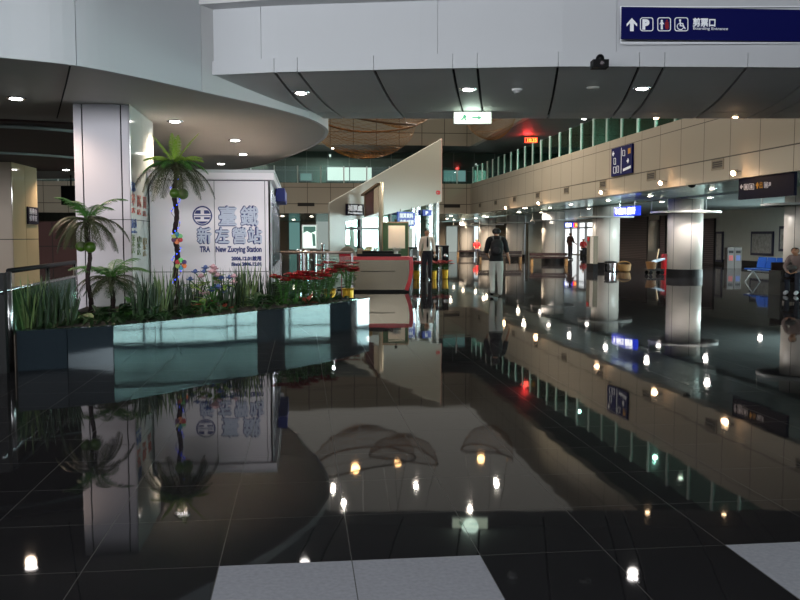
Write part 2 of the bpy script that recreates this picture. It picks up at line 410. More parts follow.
for z in (0.04, 1.15, 2.1, 2.66): w1.box((21.97, -4, z-.035), (22.10, 35, z+.035))
for y in (2.0, 9.6, 20.2): w1.box((21.9, y-.45, 0), (22.2, y+.45, 2.7))
w1.box((21.9, 24.6, 0), (22.2, 28.2, 2.7))  # added unseen wide pier, there to darken the planter's reflection
wn = struct('window_1', w1, M_mull)
obj('window_glass', MB().box((22.02, -4, 0), (22.03, 35, 2.7)), M_glass, wn)
# round columns of the right hall
M_col = mat('column_panel', S(216, 209, 200), .35, spec=.5)
ring_mat = mat('ring_white', S(206, 206, 202), .4)
for i, y in enumerate((5.3, 13.7, 22.65, 30.4, 38.7, 47.1, 55.7, 64.4, 72.5)):
    c = MB()
    for q in range(6):
        a = q*pi/3+.45
        c.lathe([(.6, .3), (.615, .3), (.615, HZ-.02), (.6, HZ-.02)], (13.9, y, 0), 10, a+.012, a+pi/3-.012)
    o = struct('column' if i == 0 else 'column.%03d' % i, c, M_col, smooth=True)
    core = MB().lathe([(.595, .28), (.595, HZ-.045)], (13.9, y, 0), 32); obj('column_core', core, M_joint, o, smooth=True)
    obj('plinth', MB().lathe([(.64, 0), (.64, .29), (.60, .30)], (13.9, y, 0), 36), M_black, o)
    if y > 20:
        zr = 2.36
        rg = MB().lathe([(1.16, zr-.035), (1.24, zr-.035), (1.24, zr+.035), (1.16, zr+.035), (1.16, zr-.035)], (13.9, y, 0), 48)
        for a in (.5, 2.6, 4.7): rg.tube([(13.9+1.2*cos(a), y+1.2*sin(a), zr), (13.9+1.2*cos(a), y+1.2*sin(a), HZ-.045)], .012, 6)
        obj('suspended_ring', rg, ring_mat, o, label='slim white hanging ring')

# ---- the upper white beam (soffit swept between its front and back edge)
fb = [(140,205),(206,266),(274.3,321),(297.6,344.4),(373.8,405),(452.8,465),(477.3,484),(558.1,547.5),(639.3,611),(664.5,630),(747.5,694),(850,766),(960,845)]
fyt = [(140,80),(206,75),(274,71.8),(420,68.3),(560,66),(620,66),(800,67),(960,71)]
def beam_pt(fx, t):
    a = az(fx, interp(fx, fyt), 3.76); bx = interp(fx, fb); b = az(bx, 118.5, 3.62)
    p = a.lerp(b, t); p.z = 3.76-.16*sin(min(t,.62)/.62*pi/2)+.02*max(0, t-.62)/.38
    return p
brk = [206, 274.3, 297.6, 373.8, 452.8, 477.3, 558.1, 639.3, 664.5, 747.5, 822, 846, 930]
beam = MB(); FX = [206+k*(930-206)/40 for k in range(41)]
rows = []
for fx in FX:
    p0 = beam_pt(fx, 0); p1 = beam_pt(fx, 1); dr = (p1-p0); dr.z = 0; dr.normalize()
    prof = [p0+dr*.05+Z3*.06, p0+dr*.05+Z3*1.0, p1+Z3*1.2, p1+Z3*.02]
    prof += [beam_pt(fx, t)+Z3*.05 for t in (.95,.8,.6,.4,.2,.05)]
    rows.append(prof)
n = len(rows[0]); V = [p for r in rows for p in r]
beam.add(V, [(i*n+k, i*n+(k+1)%n, (i+1)*n+(k+1)%n, (i+1)*n+k) for i in range(len(rows)-1) for k in range(n)]+[tuple(range(n)), tuple(range((len(rows)-1)*n+n-1, (len(rows)-1)*n-1, -1))])
bo = struct('ceiling_beam', beam, M_fascia)
# lip, soffit panels, top slab
TS = [0,.1,.2,.3,.4,.5,.6,.7,.775,.785,.9,1]
for i in range(len(brk)-1):
    a, b = brk[i]+1.4, brk[i+1]-1.4; k = 6; xs = [a+(b-a)*j/k for j in range(k+1)]
    for rng in (TS[:9], TS[9:]):
        V = []; F = []; m_ = len(rng)
        for x in xs:
            V += [beam_pt(x, t) for t in rng]+[beam_pt(x, t)+Z3*.05 for t in rng]
        q = 2*m_
        for j in range(k):
            for r in range(m_-1):
                F += [(j*q+r, j*q+r+1, (j+1)*q+r+1, (j+1)*q+r)]
            F += [(j*q, (j+1)*q, (j+1)*q+m_, j*q+m_), (j*q+m_-1, j*q+2*m_-1, (j+1)*q+2*m_-1, (j+1)*q+m_-1)]
        for r in range(m_-1): F += [(r, m_+r, m_+r+1, r+1), (k*q+r, k*q+r+1, k*q+m_+r+1, k*q+m_+r)]
        obj('soffit_panel', MB().add(V, F), M_beamsof, bo)
obj('soffit_backing', MB().add([beam_pt(x, t)+Z3*.045 for x in FX for t in TS], [(i*12+r, i*12+r+1, (i+1)*12+r+1, (i+1)*12+r) for i in range(40) for r in range(11)]), M_joint, bo)
def sweep(d0, d1, z0, z1, xs):
    s = MB(); R = []
    for fx in xs:
        p0 = beam_pt(fx, 0); p1 = beam_pt(fx, 1); dr = (p1-p0); dr.z = 0; dr.normalize(); p0.z = 0
        R.append([p0+dr*d0+Z3*z0, p0+dr*d1+Z3*z0, p0+dr*d1+Z3*z1, p0+dr*d0+Z3*z1])
    s.add([p for r in R for p in r], [(i*4+k, i*4+(k+1)%4, (i+1)*4+(k+1)%4, (i+1)*4+k) for i in range(len(R)-1) for k in range(4)]+[(0,1,2,3), tuple((len(R)-1)*4+k for k in (3,2,1,0))])
    return s
for i in range(len(brk)-1):
    if i == 0: rngs = [(206, 274.3)]
    a, b = brk[i], brk[i+1]
    obj('lip_panel', sweep(-.014, .06, 3.752, 3.945, [a+.25+(b-a-.5)*j/6 for j in range(7)]), M_fascia, bo)
fbrk = [206, 261, 437.5, 616, 800, 930]
for a, b in zip(fbrk, fbrk[1:]):
    obj('fascia_panel', sweep(.02, .06, 3.95, 4.66, [a+.2+(b-a-.4)*j/10 for j in range(11)]), M_fascia, bo)
obj('top_slab', sweep(-.28, .3, 4.66, 5.1, [185+k*(930-185)/40 for k in range(41)]), M_white, bo)

# ---- the rounded disc ceiling on the left
dp = catmull([az(x, y, 3.5) for x, y in ((-330, 40), (-150, 43), (-60, 50), (0, 57), (75, 65), (138, 77), (200, 91), (266, 106), (308, 118), (324, 127), (326.5, 133), (320, 141), (300, 151.5), (269, 163), (235, 169.5), (190, 174.5), (150, 178))], 6)
pts = [(p.x, p.y) for p in dp]
disc = MB().prism(pts+[(-14, pts[-1][1]+2), (-14, pts[0][1])], 3.5, 3.62)
do = struct('ceiling_disc', disc, M_soffit)
def fas(a, b):   # fascia along the rim, from curve index a to b
    s = MB(); R = []
    for i in range(a, b+1):
        p = Vector((pts[i][0], pts[i][1], 0)); q0 = Vector((*pts[max(i-1,0)], 0)); q1 = Vector((*pts[min(i+1,len(pts)-1)], 0))
        t = (q1-q0).normalized(); nn = Vector((t.y, -t.x, 0))
        R.append([p+nn*.03+Z3*3.49, p-nn*.03+Z3*3.49, p-nn*.03+Z3*5.2, p+nn*.03+Z3*5.2])
    if a > 0: R[0] = [v+(Vector((*pts[a+1],0))-Vector((*pts[a],0))).normalized()*.012 for v in R[0]]
    s.add([p for r in R for p in r], [(i*4+k, i*4+(k+1)%4, (i+1)*4+(k+1)%4, (i+1)*4+k) for i in range(len(R)-1) for k in range(4)]+[(0,1,2,3), tuple((len(R)-1)*4+k for k in (3,2,1,0))])
    return s
for a, b in ((0, 12), (12, 24), (24, 36), (36, 48), (48, 60), (60, len(pts)-1)):
    obj('rim_panel', fas(a, b), M_white if a >= 36 else M_fascia, do)
obj('rim_backing', MB().prism([(p[0]-.0, p[1]+.05) for p in pts[:40]]+[(-5, 18), (-14, 18)], 3.55, 5.1), M_joint, do)
obj('soffit_joint', MB().tube([az(70, 66, 3.499), az(66, 84, 3.499), az(57, 118, 3.499)], .012, 5), M_joint, do)
# dark ceiling and light troughs further left
M_dceil = mat('dark_brown_ceiling', S(74, 58, 56), .8, mott=.08)
struct('ceiling_left', MB().prism([az(-200, 120, 3.46).to_2d(), az(0, 121, 3.46).to_2d(), az(80, 125, 3.46).to_2d(), az(120, 128, 3.46).to_2d(), az(120, 171, 3.46).to_2d(), az(-200, 171, 3.46).to_2d()], 3.46, 3.50), M_dceil)
for k, q in enumerate((((-60, 126.5), (40, 128.3), (118, 138.5)), ((-60, 151.5), (40, 155), (118, 163)))):
    a, b, c = (az(x, y, 3.43) for x, y in q); m_ = b*2-(a+c)*.5
    pp = [a*(1-t)**2+m_*2*t*(1-t)+c*t*t for t in [i/24 for i in range(25)]]
    struct('trim_%d' % (k+1), MB().tube(pp, .03, 8), mat('trough_edge', S(150, 160, 160), .4), smooth=True)

# ---- square pillars
M_pil = mat('pillar_panel', S(190, 184, 193), .45)
M_pilpol = polished('pillar_side_polished', S(200, 204, 200), .6, ior=1.5, rough=.08, speck=.02, floorf=.05)
PX = .045
pl = MB().box((-3.44+PX, 13.80, 0), (-2.63+PX, 15.9, 3.49))
po = struct('pillar', pl, M_joint)
for a, b in ((-3.45, -3.335), (-3.315, -2.765), (-2.745, -2.63)):
    for z0, z1 in ((0, 1.745), (1.755, 3.495)):
        obj('panel', MB().box((a+PX, 13.78, z0), (b+PX, 13.81, z1)), M_pil, po)
for a, b in ((13.78, 14.80), (14.81, 15.9)):
    for z0, z1 in ((0, 1.745), (1.755, 3.495)):
        obj('side_panel', MB().box((-2.64+PX, a, z0), (-2.62+PX, b, z1)), M_pilpol, po, label='polished white side panel')
# beige pillar far left
lp0 = az(12, 161.5, 3.46); lp1 = az(36.5, 168, 3.46)
M_bpil = mat('beige_pillar', S(170, 150, 132), .4)
M_bpil2 = polished('beige_pillar_polished', S(176, 158, 128), .5, rough=.06, speck=.03, floorf=.08)
Xr = lp1.x
bp_ = struct('pillar.001', MB().box((Xr-4.5, lp0.y+.02, 0), (Xr-.02, lp1.y, 3.46)), M_joint)
for a, b in ((Xr-4.5, Xr-1.55), (Xr-1.53, Xr-.72), (Xr-.72, Xr)):
    for z0, z1 in ((0, 1.40), (1.42, 3.45)): obj('panel', MB().box((a, lp0.y-.0, z0), (b-.02, lp0.y+.05, z1)), M_bpil, bp_)
ym = (lp0.y+lp1.y)/2
for a, b in ((lp0.y, ym-.02), (ym, lp1.y)):
    for z0, z1 in ((0, 1.40), (1.42, 3.45)): obj('side_panel', MB().box((Xr-.03, a, z0), (Xr, b, z1)), M_bpil2, bp_)

# ---- balustrade on the gallery
def balustrade(name, p0, p1, label, n, gm=None):
    p0, p1 = Vector(p0), Vector(p1); u = (p1-p0)/n
    t = thing(name, label, 'glass railing', tuple(p0))
    for i in range(n+1):
        c = p0+u*i; obj('post', MB().box(c+Vector((-.035,-.035,0)), c+Vector((.035,.035,1.02))), mat('post_pale', S(190, 205, 200), .35), t)
    for i in range(n):
        a = p0+u*(i+.04); b = p0+u*(i+.96); nn = u.normalized().cross(Z3)*.006
        obj('glass_pane', MB().box(a+nn+Z3*.04, b-nn+Z3*.98), gm or M_greenglass, t)
balustrade('gallery_railing', (XF+.15, 12.6, FT), (XF+.15, 12.6+1.38*29, FT), 'green glass railing with pale posts along the right gallery', 29)
balustrade('gallery_railing', (-22.5+.25, YF+.15, FT), (-22.5+.25+1.38*23, YF+.15, FT), 'dim green glass railing across the far gallery', 23, M_glass)
# teal columns of the gallery, lit rooms
for i, (px, py) in enumerate(((607, 130), (690, 110))):
    p = aX(px, py, 13.0)
    struct('column.%03d' % (20+i), MB().lathe([(.5, 4.5), (.5, 6.98)], (p.x, p.y, 0), 28), mat('teal_column', S(130, 165, 160), .5), smooth=True)
M_litroom = emis('lit_room_glow', S(225, 240, 232), 1.25)
M_litteal = emis('lit_room_teal', S(120, 170, 165), .55)
def lit(name, x0, x1, y0, y1, Y, m, label):
    a = aY(x0, y1, Y); b = aY(x1, y0, Y)
    o = struct(name, MB().box((a.x, Y-.03, a.z), (b.x, Y+.02, b.z)), m); o['label'] = label
    fr = MB(); nn = max(1, round((b.x-a.x)/1.3))
    for k in range(nn+1):
        x = a.x+(b.x-a.x)*k/nn; fr.box((x-.03, Y-.07, a.z), (x+.03, Y-.02, b.z))
    fr.box((a.x, Y-.07, b.z-.04), (b.x, Y-.02, b.z)); fr.box((a.x, Y-.07, a.z), (b.x, Y-.02, a.z+.04))
    obj('window_frame', fr, M_mull, o)
    return o
lit('window_2', 327, 372, 167, 181, YF+4.5, M_litroom, 'brightly lit room window behind the far gallery')
lit('window_3', 443, 466, 170, 182, YF+4.5, M_litteal, 'dim teal lit window behind the far gallery')
lit('window_4', 474, 486, 170, 183, YF+4.5, M_litroom, 'bright window at the far corner of the gallery')
lit('window_5', 300, 312, 173, 181, YF+4.5, M_litteal, 'teal window left of the lit room on the far gallery')
# far lower hall: pale doors and daylight strips in the end wall
M_day = emis('daylight_glazing', S(225, 242, 245), 1.3)
M_daydim = emis('daylight_dim', S(180, 195, 190), .6)
lit('window_6', 469, 478.5, 225, 252.5, 82.9, M_day, 'bright daylight strip between far columns')
lit('window_7', 446, 457.5, 226, 252.5, 82.9, M_daydim, 'pale glazed door at the far end')
lit('window_8', 521.5, 525.5, 217, 252, 82.9, M_day, 'narrow daylight strip right of a far column')
lit('window_9', 289, 300, 222, 250, 82.9, M_litteal, 'dim teal shop window far left')
lit('window_10', 316, 329, 214, 250, 82.9, M_daydim, 'pale shop window far behind the white wall')
# daylight exit on the side wall
ex = struct('door_1', MB().box((22.3, 62.5, 0), (22.34, 72, 2.55)), emis('daylight_exit', S(235, 240, 240), 1.6)); ex['label'] = 'bright daylight exit between the far columns'
fr = MB()
for y in (62.5, 64.4, 66.3, 68.2, 70.1, 72): fr.box((22.1, y-.06, 0), (22.28, y+.06, 2.55))
fr.box((22.1, 62.5, 2.1), (22.28, 72, 2.2)).box((22.1, 62.5, 0), (22.28, 72, .06))
obj('door_frame', fr, mat('exit_frame', S(150, 150, 150), .5), ex)

# ================================================================== LAMPS
def lamp_light(name, parent, loc, energy, color, size=2.6, blend=.6, radius=.08, rot=None):
    l = bpy.data.lights.new(name, 'SPOT'); l.energy = energy; l.color = color; l.spot_size = size; l.spot_blend = blend; l.shadow_soft_size = radius
    o = bpy.data.objects.new(name, l); COL.objects.link(o); o.parent = parent; o.location = loc
    if rot: o.rotation_euler = rot
    return o
def make_downlight(r, lens, energy, color, label, group, size=2.6):
    t = thing('downlight', label, 'ceiling light', (0,0,0), 0, group)
    obj('trim_ring', MB().lathe([(r*.86, -.012), (r*1.12, -.012), (r*1.15, 0), (r*.86, .0)], (0,0,0), 24), M_steel, t, world=False, smooth=False)
    obj('lens', MB().lathe([(0, -.03), (r*.5, -.026), (r*.86, -.004)], (0,0,0), 24), lens, t, world=False, smooth=True)
    lamp_light('lamp', t, (0,0,-.09), energy, color, size)
    return t
def place(proto, pts, labels, group):
    for i, (p, lb) in enumerate(zip(pts, labels)):
        if i == 0: proto.location = p; proto['label'] = lb
        else: dup(proto, p, None, lb, group)
E_DISC, E_BEAM, E_HALL, E_HIGH = 200, 60, 200, 500
E_FAR = 1100
WARM = (1, .76, .56); NEUT = (1, .93, .88)
g = 'recessed lights in the rounded ceiling'
place(make_downlight(.125, M_lens, E_DISC, WARM, '', g),
      [az(x, y, 3.495) for x, y in ((16, 98), (175, 121), (235, 140), (243, 154), (221, 163.5))],
      ['recessed downlight in the rounded grey ceiling left of the white pillar', 'recessed downlight in the rounded ceiling directly above the tall palm',
       'recessed downlight in the rounded ceiling, first of the three behind the palm', 'recessed downlight in the rounded ceiling, nearer its curved tip behind the palm',
       'recessed downlight low over the white kiosk roof beside the palm fronds'], g)
lf = make_downlight(.13, M_lens, E_DISC, WARM, '', g); lf.location = az(66, 169.5, 3.45); lf['label'] = 'recessed downlight in the dark brown ceiling beside the white pillar'; del lf['group']
g = 'recessed lights under the white beam'
place(make_downlight(.115, M_lens, E_BEAM, NEUT, '', g), [az(x, y, 3.626) for x, y in ((301, 92.5), (468, 89), (642, 88))],
      ['round downlight under the white beam, left one above the hanging net', 'round downlight under the white beam, above the lit exit sign', 'round downlight under the white beam, below the big navy sign'], g)
g = 'small lights along the back edge of the beam'
bl = []
for x, y in ((656, 117.5), (735.5, 116.5)): bl.append(az(x, y, 3.612))
place(make_downlight(.06, M_lens_spot, 9, (1, .7, .42), '', g), bl, ['tiny warm light on the back edge of the beam below the navy sign', 'brighter warm light on the back edge of the beam at right'], g)
g = 'ceiling lights of the right hall'
hp = [(712,188.6),(709.6,197.4),(650,195.8),(661.7,201.7),(764,203.9),(550,207.5),(571,204.2),(541,212),(588.6,208.3),(608,200.2)]
names = ['in the right hall ceiling under the fascia, nearest the black hanging sign', 'in the right hall ceiling, second from the black hanging sign', 'in the right hall ceiling, behind the lit blue sign', 'in the right hall ceiling, above the ring of the white column',
         'in the right hall ceiling, below the black hanging sign', 'in the right hall ceiling, left above the bench', 'in the right hall ceiling, above the bright exit', 'in the right hall ceiling, farthest above the bench',
         'in the right hall ceiling, beside the wide column', 'in the right hall ceiling, under the vertical navy sign', 'in the right hall ceiling near the daylight windows', 'in the right hall ceiling by the framed notices', 'in the right hall ceiling before the wide shutter']
place(make_downlight(.105, M_lens_warm, E_HALL, NEUT, '', g, 3.06), [az(x, y, HZ-.005 if az(x, y, HZ).x < 13.2 else HZ-.045) for x, y in hp]+[Vector((18.2, 27, HZ-.045)), Vector((19.6, 31.8, HZ-.045)), Vector((18.6, 50, HZ-.045))], ['small bright downlight '+s for s in names], g)  # last three downlights are added to brighten the back wall
g = 'ceiling lights of the far hall'
fp = [(451,215.5),(447,218.5),(454,219.8),(463.5,218.8),(484,216.2),(463.5,221.2),(476,218.2),(282.5,216),(311.5,216.2),(293.5,219.5),(487,216.6),(525,207.8),(519,212)]
place(make_downlight(.17, M_lens_warm, E_FAR, (1, .82, .62), '', g, 3.06), [az(x, y, HZ-.005) for x, y in fp],
      ['tiny downlight in the far hall ceiling, %s in its cluster counted from the sail wall' % ORD[i] for i in range(len(fp))], g)
# high hall lights (above the beam)
g = 'high ceiling lights of the main hall'
def refl(x, y, H):
    p = az(x, y, -H); p.z = H; return p
hi = [refl(x, y, 8.99) for x, y in ((333,491),(344,506),(416,488),(496,486),(470,511),(470,517))]
place(make_downlight(.14, M_lens, E_HIGH, (1, .9, .76), '', g, 2.9), hi, ['high ceiling light of the main hall, %s of its row over the floor' % ORD[i] for i in range(len(hi))], g)
gl = [refl(737, 526, 6.97), refl(575, 480, 6.97)]
g = 'gallery ceiling lights'
gl = [p for p in gl if p.x > XF+.4]+[Vector((13.2, 17.5, 6.97)), Vector((13.2, 31, 6.97)), Vector((13.2, 40, 6.97)), Vector((13.2, 49, 6.97)), Vector((2, YF+2.4, 6.97)), Vector((-8, YF+2.4, 6.97))]  # all but the mirrored one are added to brighten the gallery
place(make_downlight(.13, M_lens, 900, (.92, 1, .96), '', g, 3.0), gl, ['gallery ceiling light above the glass railing, %s of its row' % ORD[i] for i in range(len(gl))], g)
# warm spotlights on the fascia
g = 'warm spotlights under the right fascia'
spots = [(735, 172), (662, 182), (602.5, 191.5), (554.5, 206.5), (532, 206.8)]
proto = thing('spotlight', '', 'spotlight', (0,0,0), 0, g)
tilt = Vector((-.75, -.55, -.35)).normalized()
obj('bracket', MB().tube([(.14, 0, .02), (.0, 0, .02)], .02, 8), M_steel, proto, world=False)
obj('housing', MB().tube([Vector((0,0,0))-tilt*.10, Vector((0,0,0)), tilt*.10], [.035, .06, .065], 14), M_steel, proto, world=False, smooth=True)
obj('lens', MB().tube([tilt*.101, tilt*.112], [.06, .05], 16), M_lens_spot, proto, world=False)
lq = bpy.data.lights.new('lamp', 'POINT'); lq.energy = 7; lq.color = (1, .62, .34); lq.shadow_soft_size = .08
lo = bpy.data.objects.new('lamp', lq); COL.objects.link(lo); lo.parent = proto; lo.location = tilt*.2
place(proto, [aX(x, y, XF-.15) for x, y in spots[:3]]+[Vector((XF-.15, 36.5, 2.92)), Vector((XF-.15, 42.5, 2.92))],
      ['glowing warm spotlight on the beige fascia beside the black hanging sign', 'glowing spotlight on the beige fascia between two vents', 'glowing spotlight under the vertical navy sign', 'small distant spotlight on the fascia above the bench', 'smallest farthest spotlight on the fascia'], g)
# ================================================================== SIGNS AND FITTINGS ON THE BEAM
def plane_hit(x, y, p0, nrm):
    r = ray(x, y); return CAM + r*((Vector(p0)-CAM).dot(nrm)/r.dot(nrm))
class Panel:   # a vertical sign plane: p0 left-bottom, u to the right
    def __init__(s, a, b): # two points on the floor plan
        s.a = Vector(a); s.a.z = 0; s.u = (Vector(b)-Vector(a)); s.u.z = 0; s.u.normalize(); s.n = s.u.cross(Z3)
    def hit(s, x, y): return plane_hit(x, y, s.a, s.n)
    def uv(s, x, y):
        h = s.hit(x, y)-s.a; return h.dot(s.u), h.z
    def box(s, mb, x0, y0, x1, y1, t0, t1):
        (a, zt), (b, zb) = s.uv(x0, y0), s.uv(x1, y1)
        return mb.obox(s.a+s.u*((a+b)/2)+Z3*((zt+zb)/2)-s.n*0+s.n*((t0+t1)/2), s.u, Z3, s.n, abs(b-a)/2, abs(zt-zb)/2, abs(t1-t0)/2)
    def flat(s, mb, pts, off, t=.004):  # pixel outline
        q = [s.uv(*p) for p in pts]
        return mb.flat([(a, z) for a, z in q], s.a+s.n*off, s.u, Z3, s.n, t)
    def ring(s, mb, outer, inner, off):
        return mb.ring2d([s.uv(*p) for p in outer], [s.uv(*p) for p in inner], s.a+s.n*off, s.u, Z3, s.n)
    def text(s, name, body, x, y, hpx, parent, m, off, fit=None, bold=0., size=None):
        a, z = s.uv(x, y); a2, z2 = s.uv(x, y-hpx); k = z2-z
        fw_ = None
        if fit: fw_ = s.uv(x+fit, y)[0]-a
        return text(name, body, size or k/.72, s.a+s.u*a+Z3*z+s.n*off, s.u, Z3, m, parent, bold=bold, fit=fw_)
def px_rrect(x0, y0, x1, y1, r): return rrect(x0, y0, x1, y1, r)
p_a = beam_pt(616, 0); p_b = beam_pt(870, 0); p_a.z = p_b.z = 0
SG = Panel(p_a-FW*.09, p_b-FW*.06)
bs = thing('overhead_sign', 'long navy boarding entrance sign with white pictograms on the white beam', 'sign', tuple(SG.hit(620, 43.5)))
bs = obj('board', SG.box(MB(), 620.5, 7.5, 862, 43, 0, .04), M_navy, bs)
obj('border', SG.ring(MB(), px_rrect(619.7, 6.7, 862.6, 43.8, .3), px_rrect(620.5, 7.5, 862, 43, .3), .03), M_signwhite, bs)
O_ = .041
ar = MB(); SG.flat(ar, [(630.8, 18.8), (636, 24.6), (636, 27.2), (632.6, 24), (632.6, 32), (629, 32), (629, 24), (625.6, 27.2), (625.6, 24.6)], O_)
obj('arrow', ar, M_signwhite, bs)
for x0, x1 in ((639, 652.2), (656.2, 669.7), (673.2, 687)):
    obj('icon_frame', SG.ring(MB(), px_rrect(x0, 18.2, x1, 32, 2.4), px_rrect(x0+.8, 19, x1-.8, 31.2, 1.9), O_), M_signwhite, bs)
SG.text('letter', 'P', 641.2, 29.6, 9.2, bs, M_signwhite, O_, bold=.012)
pm = MB()
SG.flat(pm, [(660.6, 21), (663, 25), (661.6, 25), (661.6, 30.2), (659.6, 30.2), (659.6, 25), (658.2, 25)], O_); SG.flat(pm, arc2d(660.6, 21.6, 1.1, 0, 2*pi, 12)[:-1], O_)
obj('man_pictogram', pm, M_signwhite, bs)
pw = MB(); SG.flat(pw, [(664.2, 22.6), (667.2, 22.6), (667.6, 27.5), (666.8, 30.2), (664.6, 30.2), (663.9, 27.5)], O_); SG.flat(pw, arc2d(665.7, 21.4, 1.0, 0, 2*pi, 12)[:-1], O_)
obj('woman_pictogram', pw, M_signred, bs)
wc = MB(); SG.flat(wc, arc2d(678.8, 21, 1.1, 0, 2*pi, 12)[:-1], O_)
SG.ring(wc, arc2d(679.2, 27.2, 3.6, 0, 2*pi, 20)[:-1], arc2d(679.2, 27.2, 2.8, 0, 2*pi, 20)[:-1], O_)
SG.flat(wc, [(678.2, 22), (679.5, 22), (679.8, 26), (682.6, 26.4), (684.6, 29.6), (683.7, 30.1), (682, 27.4), (678.6, 27)], O_); SG.flat(wc, [(679.4, 23.4), (682.2, 24.1), (682.2, 24.9), (679.4, 24.4)], O_)
obj('wheelchair_pictogram', wc, M_signwhite, bs)
SG.text('characters', '剪票口', 691.4, 26.4, 6.4, bs, M_signwhite, O_, fit=22.5, bold=.004)
SG.text('lettering', 'Boarding Entrance', 691.6, 30.3, 2.9, bs, M_signwhite, O_, fit=34.5, bold=.0)
# camera, detectors
c = az(599, 62, 3.80); c = ad(599, 64, 11.35)
cc = thing('security_camera', 'small black dome camera bracket on the lip of the white beam', 'security camera', tuple(c))
obj('bracket', MB().ell(c+Vector((.02,.02,.07)), (.055,.06,.06)), M_black, cc, smooth=True)
obj('housing', MB().obox(c+Vector((0,-.02,-.01)), RT, Z3, Vector((RT.y, -RT.x, 0)), .10, .05, .09), M_black, cc)
obj('lens', MB().tube([c+Vector((.0,-.12,-.01)), c+Vector((-.01,-.14,-.01))], [.03,.02], 12), mat('lens_grey', S(90, 80, 85), .2), cc)
g = 'round detectors under the beam'
for i, (x, y, lb) in enumerate(((517, 89.5, 'white smoke detector under the beam beside the exit sign light'), (593, 88, 'flat grey detector plate under the beam near the camera'))):
    p = az(x, y, 3.615)
    single('smoke_detector' if i == 0 else 'smoke_detector.001', MB().lathe([(0, -.05), (.045, -.045), (.055, -.02), (.075, -.018), (.08, .01)] if i == 0 else [(0, -.012), (.085, -.01), (.09, .01)], p, 20), M_white if i == 0 else M_soffit, lb, 'smoke detector', g, smooth=True)
# lit exit sign
EX = Panel(beam_pt(452.8, .735), beam_pt(484, .735))
es_ = thing('exit_sign', 'glowing white exit light box with a faint green figure under the beam', 'exit sign', tuple(EX.hit(472, 124)))
obj('housing', EX.box(MB(), 453.6, 111.8, 491.6, 123.8, -.10, 0), M_white, es_)
obj('light_panel', EX.box(MB(), 454.4, 112.6, 490.8, 123.0, 0, .008), emis('exit_glow', S(236, 255, 226), 2.4), es_)
M_exgreen = emis('exit_green', S(90, 200, 150), .9)
e2 = MB(); EX.flat(e2, [(478, 115.4), (482, 117.8), (478, 120.2), (478, 118.7), (472, 118.7), (472, 116.9), (478, 116.9)], .009); EX.flat(e2, [(463.4, 114.6), (465.2, 114.6), (467, 117), (465.6, 118), (467, 121), (465.4, 121), (464, 118.6), (461.6, 121), (460.4, 120.2), (463, 117)], .009)
obj('running_figure', e2, M_exgreen, es_)
obj('hanger', MB().tube([EX.hit(462, 112)-EX.n*.05, EX.hit(462, 108)-EX.n*.05+Z3*.02], .012, 6).tube([EX.hit(483, 112)-EX.n*.05, EX.hit(483, 108)-EX.n*.05+Z3*.02], .012, 6), M_steel, es_)
lx = bpy.data.lights.new('lamp', 'POINT'); lx.energy = 5; lx.color = (.75, 1, .85); lx.shadow_soft_size = .15
ol = bpy.data.objects.new('lamp', lx); COL.objects.link(ol); ol.parent = es_; ol.location = EX.n*.2+Z3*.10
# hanging fish-trap nets
M_net = mat('gold_wire', S(138, 96, 42), .35, metal=.6)
def net(name, label, c, rx, ry, rz_, ang, tilt, cut, light, up=0.):
    t = thing(name, label, 'hanging net', tuple(c), 0)
    R = Matrix.Rotation(ang, 3, 'Z') @ Matrix.Rotation(tilt, 3, 'Y')
    def P(u, v): # u around, v from rim (0) to bottom (1)
        th = v*pi/2*.985
        return R @ Vector((rx*cos(th)*cos(u), ry*cos(th)*sin(u), -rz_*sin(th)+.10*cos(2*u)*(1-v)))
    m = MB(); nu, nv = 34, 18
    for i in range(nu):
        for s_ in (1, -1):
            pts_ = [P(2*pi*i/nu+s_*v*2.6/nv*1.0, v/nv) for v in range(nv+1)]
            m.tube(pts_, .003, 3, cap=False)
    for v in (3, 8, 13): m.tube([P(2*pi*i/48, v/nv) for i in range(48)], .006, 4, closed=True)
    o = obj('netting', m, M_net, t, world=False)
    obj('rim_hoop', MB().tube([P(2*pi*i/48, 0) for i in range(48)], .03, 8, closed=True), mat('hoop_brown', S(96, 66, 34), .5), t, world=False, smooth=True)
    for k in range(3):
        a = P(2*pi*k/3+.3, 0); wz = 9.0-c.z if up == 0 else up
        obj('wire', MB().tube([a, Vector((a.x*.3, a.y*.3, wz))], .008, 4), M_steel, t, world=False)
    if light:
        l = bpy.data.lights.new('lamp', 'POINT'); l.energy = light; l.color = (1, .55, .22); l.shadow_soft_size = .12
        q = bpy.data.objects.new('lamp', l); COL.objects.link(q); q.parent = t; q.location = (-.2, 0, .2)
    return t
net('hanging_fishing_net', 'large gold wire fishing net bowl hanging above the white sail wall', ad(362, 122, 22.5), 1.42, 1.0, .92, .25, .10, 0, 26)
net('hanging_fishing_net', 'shallow brown wire net half hidden by the beam above the sail wall', ad(404, 106, 27.5), 1.1, .9, .66, -.2, -.1, 0, 14)
net('hanging_fishing_net', 'small gold wire cone net hanging just right of the exit sign', ad(490, 112, 27), .85, .6, .85, .2, -.25, 0, 16)
